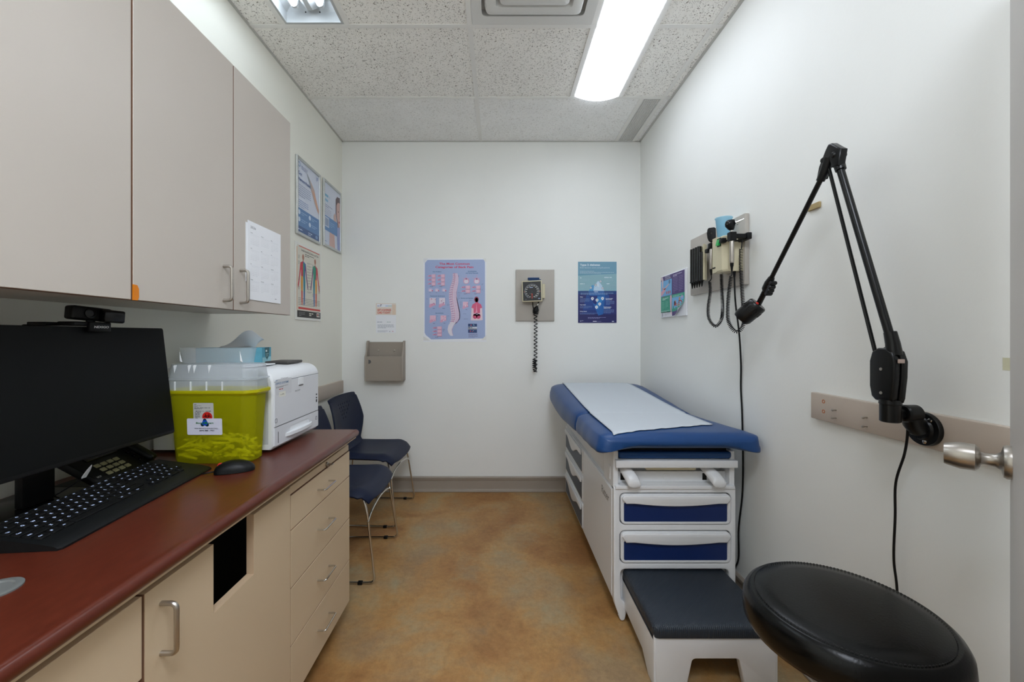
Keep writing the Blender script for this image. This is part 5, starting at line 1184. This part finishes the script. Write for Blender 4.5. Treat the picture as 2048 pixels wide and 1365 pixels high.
# ================================================================= things on the right wall
# two-page clinical leaflet, lower corner lifting
y0, y1, z0, z1 = 2.80, 2.445, 1.368, 1.650
o = MB().box((XR-.010, 2.43, z0), (XR-.0006, 2.795, z1+.003), .001, 1).build('chart_pad', M_paper, smooth=0)
tag(o, 'white pad of sheets behind the purple and green chart', 'paper pad')
def curl(p, x, y):
    f = max(0, (x/355-.55)/.45)*max(0, (y/282-.62)/.38); f = min(1, f)
    return p+Vector((-.030*f**1.5, .03*f**1.6, .045*f**1.6))
base = Vector((XR-.0115, y0, z1)); W_, H2 = 355, 282
def lf(u, v): return curl(base+Vector((0, -u*W_*.001, -v*H2*.001)), u*W_, v*H2)
o = MB().grid(lf, 30, 24).build('clinical_chart', M_paper, fix=False, smooth=60, mods=[('SOLIDIFY', {'thickness': .0007, 'offset': 1})])
tag(o, 'purple and green medical chart with a curling corner', 'poster')
p = Print(base+Vector((-.0004, 0, 0)), (0, -1, 0), (0, 0, -1), .001, bend=curl)
def q4(x, y):   # from crop pixels of the sheet
    return ((x-190)/(745-190)*W_, )
def G(x0, y0, x1, y1, c, n=8):   # subdivided so that it follows the curl
    for i in range(n):
        for j in range(n):
            a, b = x0+(x1-x0)*i/n, x0+(x1-x0)*(i+1)/n; d, e = y0+(y1-y0)*j/n, y0+(y1-y0)*(j+1)/n
            p.rect(a, d, b, e, c)
pur, grn, sky = (82, 62, 120), (60, 160, 134), (120, 180, 226)
G(0, 4, 355, 140, pur); G(0, 140, 355, 250, grn); G(178, 220, 355, 276, pur, 12); G(0, 246, 170, 280, (222, 224, 230), 3); p.up()
G(0, 34, 174, 138, sky, 3); G(180, 160, 345, 232, sky, 12); p.up()
p.poly([(0, 6), (30, 6), (42, 30), (36, 80), (22, 84), (14, 20), (0, 30)], (216, 196, 206)); p.poly([(22, 78), (60, 84), (130, 60), (134, 66), (60, 96), (24, 92)], (226, 176, 176)); p.poly([(4, 104), (76, 84), (80, 100), (60, 112), (10, 136), (4, 130)], (224, 170, 186))
for k in range(3): p.circ(96+k*26, 118, 7, (196, 80, 70), 11)
p.text('COLON', 70, 30, 12, (196, 200, 214), .02, w=86); p.rect(66, 4, 150, 16, (150, 146, 176)); p.lines(30, 142, 60, 1, 4, 4, (206, 80, 90))
p.circ(140, 50, 14, (90, 120, 150)); p.lines(196, 14, 318, 2, 8, 5, (196, 188, 214)); p.lines(195, 34, 262, 10, 10, 3, (146, 132, 178)); p.lines(276, 34, 335, 10, 10, 3, (146, 132, 178)); p.lines(28, 152, 126, 2, 8, 5, (196, 226, 214)); p.lines(15, 176, 60, 7, 8, 3, (130, 200, 178)); p.lines(76, 176, 120, 6, 8, 3, (130, 200, 178)); p.lines(10, 236, 140, 2, 6, 3, (180, 220, 206))
p.lines(196, 148, 330, 2, 6, 4, (150, 206, 190)); p.lines(18, 254, 36, 4, 6, 3, (90, 90, 100)); p.lines(60, 254, 150, 3, 6, 2, (170, 174, 184))
p.poly([(150, 142), (170, 140), (176, 160), (170, 240), (176, 270), (166, 262), (152, 230), (146, 170)], (226, 178, 196)); p.up(); p.poly([(158, 160), (168, 158), (166, 220), (158, 210)], (206, 186, 214))
for k, (x, y, r, c) in enumerate(((222, 196, 14, (70, 40, 50)), (236, 206, 11, (196, 70, 60)), (215, 208, 8, (150, 60, 70)), (232, 188, 8, (214, 170, 140)), (288, 176, 12, (196, 150, 120)), (282, 186, 6, (60, 50, 60)), (322, 164, 9, (214, 170, 200)))): p.circ(x, y, r, c)
p.ring(300, 220, 36, 8, (176, 60, 56), 14, 200, 350); p.circ(270, 216, 7, (190, 130, 70), 12); p.circ(296, 216, 7, (206, 110, 60), 12)
p.build(o)
# instrument board
bd = MB().box((XR-.021, 1.832, 1.477), (XR-.0006, 2.353, 1.800), .0035, 2).build('backing_board', M_board)
tag(bd, 'taupe painted board carrying the diagnostic instruments', 'board')
BX = XR-.0215
t = thing('diagnostic_set', 'beige wall instrument unit with otoscope and ophthalmoscope on coiled cords', 'instrument set', (BX, 1.93, 1.62))
# transformer housing: plan outline chamfered towards the room
def house(x, yy0, yy1, z0, z1): pass
zb_, zt_ = 1.541, 1.706
plan = [(BX, 1.845), (1.045, 1.850), (1.027, 1.868), (1.027, 1.912), (BX, 1.912)]
MB().loft([[(x+(.006 if k in (1, 2, 3) and i in (0, 3) else 0), y, z) for k, (x, y) in enumerate(plan)] for i, z in enumerate((zb_, zb_+.008, zt_-.004, zt_))]).build('transformer_case', M_cream, t, smooth=20)
plan2 = [(BX, 1.9135), (1.028, 1.9135), (1.030, 1.955), (1.050, 1.972), (BX, 1.976)]
MB().loft([[(x, y, z) for x, y in plan2] for z in (zb_+.004, zt_+.003)]).build('handle_module', M_cream, t, smooth=20)
sw = MB().box((1.0235, 1.873, 1.660), (1.0275, 1.903, 1.698), .001, 1).build('switch_frame', M_black, t)
MB().add([(1.024, 1.877, 1.664), (1.024, 1.899, 1.664), (1.024, 1.899, 1.694), (1.024, 1.877, 1.694), (1.014, 1.877, 1.666), (1.014, 1.899, 1.666), (1.021, 1.899, 1.692), (1.021, 1.877, 1.692)], [(0, 1, 2, 3), (4, 7, 6, 5), (0, 4, 5, 1), (1, 5, 6, 2), (2, 6, 7, 3), (3, 7, 4, 0)]).build('rocker', mat('green_rocker', (20, 120, 60), .3, emit=(20, 150, 70), estr=.25), sw, 'green power rocker', smooth=0)
MB().box((1.0275, 1.925, 1.565), (1.0285, 1.950, 1.571)).build('name_tag', M_black, t)
# otoscope and its cradle
ox, oy = 1.030, 1.792
MB().box((ox-.014, oy-.014, 1.664), (ox+.014, oy+.014, 1.702), .002, 1).box((ox+.01, oy-.008, 1.676), (BX-.012, oy+.010, 1.695), .002, 1).box((BX-.022, oy-.014, 1.670), (BX, oy+.060, 1.700), .004, 2).build('cradle', M_black, t)
MB().box((1.012, 1.838, 1.668), (1.034, 1.866, 1.690), .004, 2).box((1.03, 1.842, 1.674), (1.10, 1.850, 1.682), .002, 1).build('empty_cradle', M_black, t)
oh = MB().lathe((ox, oy, 1.566), (0, 0, 1), [(0, .0072), (.004, .0085), (.006, .0090), (.100, .0090), (.104, .0085)], 20).build('otoscope_handle', M_steel, t, 'silver ribbed instrument handle')
MB().lathe((ox, oy, 1.5665), (0, 0, -1), [(0, .0076), (.012, .0070), (.02, .0050), (.034, .0036), (.036, .0024)], 14).build('strain_relief', M_black, oh)
MB().lathe((ox, oy, 1.702), (0, 0, 1), [(0, .009), (.004, .0095), (.005, .007), (.012, .007)], 16).build('neck_ring', M_chrome, oh)
hd = MB().loft([[(ox+dx+hx*math.cos(a), oy+hy*math.sin(a), z) for a in [2*PI*k/14 for k in range(14)]] for dx, hx, hy, z in ((-.001, .007, .007, 1.710), (-.004, .013, .012, 1.716), (-.008, .020, .016, 1.728), (-.007, .022, .018, 1.740), (-.005, .021, .017, 1.750), (-.004, .016, .014, 1.755))]).build('otoscope_head', M_black, t, smooth=50)
MB().lathe((ox+.010, oy-.012, 1.740), (.55, -.35, .28), [(0, .012), (.006, .011), (.008, .0065), (.030, .0035), (.034, .003)], 16).build('speculum_mount', M_chrome, hd)
MB().lathe((ox-.022, oy-.010, 1.738), (-.8, -.6, .05), [(-.004, .008), (.004, .008), (.005, .006), (.0035, .004)], 16).build('eyepiece', M_blackg, hd)
# ophthalmoscope
px2, py2 = 1.046, 1.996
oh = MB().lathe((px2, py2, 1.572), (0, 0, 1), [(0, .0072), (.004, .0085), (.096, .0088), (.100, .008)], 20).build('ophthalmoscope_handle', M_steel, t, 'silver instrument handle')
MB().lathe((px2, py2, 1.5725), (0, 0, -1), [(0, .0076), (.012, .0070), (.02, .0050), (.030, .0036)], 14).build('strain_relief', M_black, oh)
MB().box((px2-.013, py2-.013, 1.672), (px2+.013, py2+.013, 1.700), .004, 2).box((px2+.01, py2-.005, 1.68), (BX, py2+.005, 1.692), .002, 1).box((px2-.008, py2+.02, 1.660), (px2+.012, py2+.05, 1.680), .003, 1).box((px2, py2+.0, 1.664), (px2+.008, py2+.03, 1.676)).build('cradle', M_black, t)
hp = [(-.013, 1.708), (-.018, 1.722), (-.021, 1.745), (-.018, 1.766), (-.012, 1.772), (.012, 1.772), (.017, 1.766), (.017, 1.722), (.010, 1.704), (-.004, 1.700)]
vd = Vector((px2, py2, 0)).normalized(); vu = Vector((vd.y, -vd.x, 0))
hd = MB().plate(hp, [], (px2, py2-.008, 0), (.80, -.60, 0), (0, 0, 1), .018, .003).build('ophthalmoscope_head', M_black, t, smooth=40)
MB().lathe(Vector((px2, py2-.008, 1.745))+Vector((-.60, -.80, 0))*.0175, (-.60, -.80, 0), [(0, .0065), (.002, .006), (.0022, .003)], 14).build('lens_window', M_blackg, hd)
# cords
MB().tube([Vector(a) for a in spline([(px2, py2, 1.545), (px2, py2, 1.525), (px2-.008, py2+.004, 1.512)])], .0026, 8).build('lead', M_rubber, t)
MB().tube(coil([(px2-.006, py2+.004, 1.512), (px2-.002, py2+.006, 1.46), (px2-.010, py2+.010, 1.38), (px2-.006, py2+.006, 1.325), (px2+.018, py2-.006, 1.292), (px2+.036, py2-.024, 1.325), (px2+.028, py2-.05, 1.38), (px2+.018, py2-.062, 1.46), (px2+.012, py2-.068, 1.538)], .0066, .0066, 9), .0018, 6).build('coiled_cord', M_rubber, t)
MB().tube([Vector(a) for a in spline([(ox, oy, 1.532), (ox, oy, 1.518), (ox-.003, oy, 1.508)])], .0026, 8).build('lead', M_rubber, t)
MB().tube(coil([(ox-.003, oy, 1.508), (ox-.010, oy+.005, 1.44), (ox-.014, oy+.008, 1.36), (ox-.010, oy+.004, 1.300), (ox+.018, oy-.002, 1.262), (ox+.046, oy-.006, 1.290), (ox+.048, oy-.004, 1.36), (ox+.046, oy+.002, 1.45), (ox+.042, oy+.004, 1.55), (ox+.044, oy+.006, 1.63)], .0068, .0070, 9), .0018, 6).build('coiled_cord', M_rubber, t)
MB().tube([(ox+.046, oy+.006, 1.63), (ox+.050, oy+.006, 1.675)], .0026, 8).build('lead', M_rubber, t)
MB().tube([(1.085, 1.868, 1.543), (1.085, 1.868, 1.515)], [.007, .0045], 12).build('strain_relief', M_black, t)
MB().tube(spline([(1.085, 1.868, 1.52), (1.090, 1.868, 1.40), (1.108, 1.870, 1.26), (1.126, 1.886, 1.12), (1.128, 1.890, 1.0), (1.128, 1.880, .88), (1.127, 1.872, .70), (1.127, 1.876, .52), (1.127, 1.905, .34), (1.126, 1.905, .20), (1.115, 1.93, .128)]), .0038, 8).build('power_cord', M_rubber, t)
# specula dispenser
t = thing('specula_dispenser', 'black specula tube dispenser on a cream bracket', 'dispenser', (BX, 2.16, 1.6))
MB().box((1.078, 2.112, 1.535), (1.084, 2.238, 1.72), .001, 1).box((1.083, 2.18, 1.545), (BX, 2.22, 1.650), .002, 1).build('bracket', M_cream, t)
MB().box((1.061, 2.104, 1.535), (1.072, 2.108, 1.722), .001, 1).build('end_plate', M_cream, t)
for k in range(5):
    y = 2.124+k*.0262; zt = 1.718-(.035 if k == 0 else 0)
    tu = MB().lathe((1.064, y, 1.535), (0, 0, 1), [(0, .0125), (.004, .0125), (.005, .0112), (zt-1.535, .0112), (zt-1.535, .009)], 16).build('speculum_tube', M_blackg, t)
    MB().lathe((1.064, y, 1.538), (0, 0, -1), [(0, .0128), (.004, .0132), (.006, .0075), (.035, .0022), (.036, .001)], 14).build('speculum_tip', M_black, tu)
# blue cup standing on the instrument unit
M_cup = see_through('blue_cup_plastic', (186, 228, 244), .42, .25, .45)
cu_ = MB().loft([[(1.068+r*math.cos(a), 1.925+r*math.sin(a), z) for a in [2*PI*k/32 for k in range(32)]] for z, r in ((1.711, .002), (1.7105, .025), (1.713, .0265), (1.798, .0355), (1.801, .0385), (1.804, .0375), (1.803, .035), (1.799, .0345), (1.716, .0255), (1.7145, .002))]).build('plastic_cup', M_cup, smooth=50)
tag(cu_, 'translucent blue plastic cup on top of the beige instrument unit', 'cup')
# small wooden tab
tag(MB().box((XR-.009, 1.424, 1.697), (XR-.0006, 1.479, 1.7175), .001, 1).build('wooden_tab', mat('tan_tab', (168, 148, 104), .5)), 'small tan strip fixed on the bare wall behind the lamp arm', 'strip')
# ----------------------------------------------------------------- examination lamp
t = thing('exam_lamp', 'black jointed-arm examination lamp mounted on the wall rail', 'lamp', (1.11, 1.056, 1.0))
c = Vector((XR-.0215, 1.056, 1.003))
pl = MB().lathe(c, (-1, 0, 0), [(0, .0435), (.008, .0435), (.011, .042), (.0115, .030), (.016, .026), (.020, .0255)], 40).build('wall_plate', M_tube, t)
for a in (50, 160, 285): MB().lathe(c+Vector((-.0105, -.033*math.cos(math.radians(a)), .033*math.sin(math.radians(a)))), (-1, 0, 0), [(0, .0055), (.0025, .0055), (.004, .003), (.0042, .001)], 14).build('screw', M_chrome, pl)
MB().tube([(c.x-.018, 1.056, 1.005), (1.075, 1.052, 1.020), (1.066, 1.048, 1.040)], [.024, .022, .020], 20).build('elbow', M_tube, t)
MB().lathe((1.078, 1.048, 1.044), (-1, 0, 0), [(-.004, .018), (0, .0225), (.030, .0225), (.034, .020), (.036, .016)], 30).build('tilt_joint', M_tube, t)
MB().lathe((1.013, 1.050, 1.022), (0, 0, 1), [(0, .019), (.002, .0215), (.045, .0215), (.047, .023), (.058, .022)], 28).build('swivel_socket', M_tube, t)
MB().box((1.02, 1.038, 1.032), (1.05, 1.062, 1.056), .004, 1).build('joint_link', M_tube, t)
# spring housing
hz = [(1.030, 1.074), (1.026, 1.085), (1.020, 1.14), (1.019, 1.18), (1.028, 1.205), (1.046, 1.216), (1.070, 1.216), (1.088, 1.205), (1.096, 1.18), (1.096, 1.11), (1.090, 1.082), (1.078, 1.072), (1.045, 1.069)]
hs = MB().plate([(-a, b) for a, b in hz], [], (1.031, 0, 0), (0, -1, 0), (0, 0, 1), .016, .005).build('spring_housing', M_tube, t, smooth=50)
MB().plate([(-a, b) for a, b in [(1.0575+(y-1.0575)*.93, 1.143+(z-1.143)*.96) for y, z in hz]], [], (1.0145, 0, 0), (0, -1, 0), (0, 0, 1), .018, .006).build('housing_cover', M_tube, t, smooth=50)
for y, z in ((1.058, 1.158), (1.058, 1.096)): MB().lathe((.9968, y, z), (-1, 0, 0), [(0, .0042), (.0015, .0038), (.0018, .001)], 12).build('screw', M_steel, hs)
MB().box((1.002, 1.014, 1.176), (1.016, 1.020, 1.186), .001, 1).build('catch', mat('pale_catch', (180, 160, 150), .5), hs)
MB().tube([(1.014, 1.040, 1.195), (1.013, 1.043, 1.225), (1.013, 1.050, 1.254)], [.017, .015, .0135], 16).build('lower_sleeve', M_tube, t)
lowA, lowB = Vector((1.013, 1.048, 1.235)), Vector((1.011, 1.203, 1.745))
MB().tube([lowA, lowB], .0098, 16).build('lower_arm', M_tube, t)
MB().tube([(1.010, 1.088, 1.20), (1.005, 1.2395, 1.772)], .0048, 10).build('tension_rod', M_tube, t)
# elbow cap
MB().plate([(-1.190, 1.745), (-1.180, 1.790), (-1.192, 1.800), (-1.215, 1.822), (-1.226, 1.824), (-1.236, 1.812), (-1.262, 1.770), (-1.272, 1.735), (-1.252, 1.728), (-1.238, 1.762), (-1.222, 1.776), (-1.214, 1.748)], [], (1.018, 0, 0), (0, -1, 0), (0, 0, 1), .024, .005).build('elbow_bracket', M_tube, t, smooth=50)
MB().tube([(1.011, 1.199, 1.735), (1.010, 1.207, 1.765), (1.009, 1.215, 1.79)], [.0135, .0145, .016], 16).build('lower_arm_end', M_tube, t)
MB().tube([(1.000, 1.262, 1.726), (1.003, 1.245, 1.755), (1.005, 1.232, 1.785)], [.0115, .0135, .015], 16).build('upper_arm_end', M_tube, t)
for y, z in ((1.244, 1.783), (1.207, 1.782)): MB().lathe((1.030, y, z), (-1, 0, 0), [(0, .008), (.004, .0095), (.036, .0095), (.040, .006)], 16).build('pivot_bolt', M_tube, t)
MB().lathe((.9925, 1.246, 1.783), (-1, 0, 0), [(0, .004), (.002, .003)], 12).build('screw', M_steel, t)
MB().tube([(1.001, 1.252, 1.742), (1.000, 1.4926, 1.451)], .0078, 14).build('upper_arm', M_tube, t)
# wrist joint
MB().tube([(1.000, 1.486, 1.459), (1.000, 1.500, 1.440), (1.000, 1.516, 1.420), (1.000, 1.522, 1.412)], [.010, .0155, .0155, .010], 16).build('wrist_sleeve', M_tube, t)
for k, (y, z, r) in enumerate(((1.492, 1.437, .008), (1.500, 1.424, .009), (1.508, 1.412, .009), (1.516, 1.402, .009))): MB().lathe((1.012, y-.012, z), (-1, 0, 0), [(0, r*.8), (.003, r), (.020, r), (.023, r*.8)], 14).build('clamp_knob', M_tube, t)
MB().tube([(1.000, 1.520, 1.416), (1.000, 1.545, 1.386), (1.000, 1.562, 1.366)], .0100, 14).build('head_stem', M_tube, t)
hd0 = Vector((1.000, 1.560, 1.368)); hax = Vector((-.05, .053, -.067)).normalized()
hh = MB().lathe(hd0, hax, [(0, .006), (.001, .030), (.006, .0345), (.018, .0350), (.060, .0350), (.074, .0345), (.084, .030), (.084, .027), (.070, .022), (.068, .002)], 40).build('lamp_head', M_tube, t, smooth=40)
mb = MB(); u_v = hax.orthogonal().normalized(); w_v = hax.cross(u_v)
for k in range(24):
    a = 2*PI*k/24; d = u_v*math.cos(a)+w_v*math.sin(a)
    mb.tube([hd0+hax*.022+d*.0348, hd0+hax*.040+d*.0348], .0014, 5)
mb.build('cooling_ribs', M_black, hh, kind='stuff')
bt = Vector((-.55, -.80, .2)); bt = (bt-hax*bt.dot(hax)).normalized()
MB().lathe(hd0+hax*.0005+bt*.022, -hax, [(-.002, .0055), (.003, .0055), (.005, .003)], 12).build('head_switch', mat('red_button', (200, 40, 30), .35), hh, 'small red push switch')
MB().tube(spline([(1.066, 1.060, 1.024), (1.074, 1.066, .99), (1.082, 1.082, .93), (1.094, 1.118, .84), (1.104, 1.130, .74), (1.108, 1.138, .62), (1.110, 1.130, .52), (1.118, 1.14, .30), (1.112, 1.2, .128)]), .0030, 8).build('power_cord', M_rubber, t)
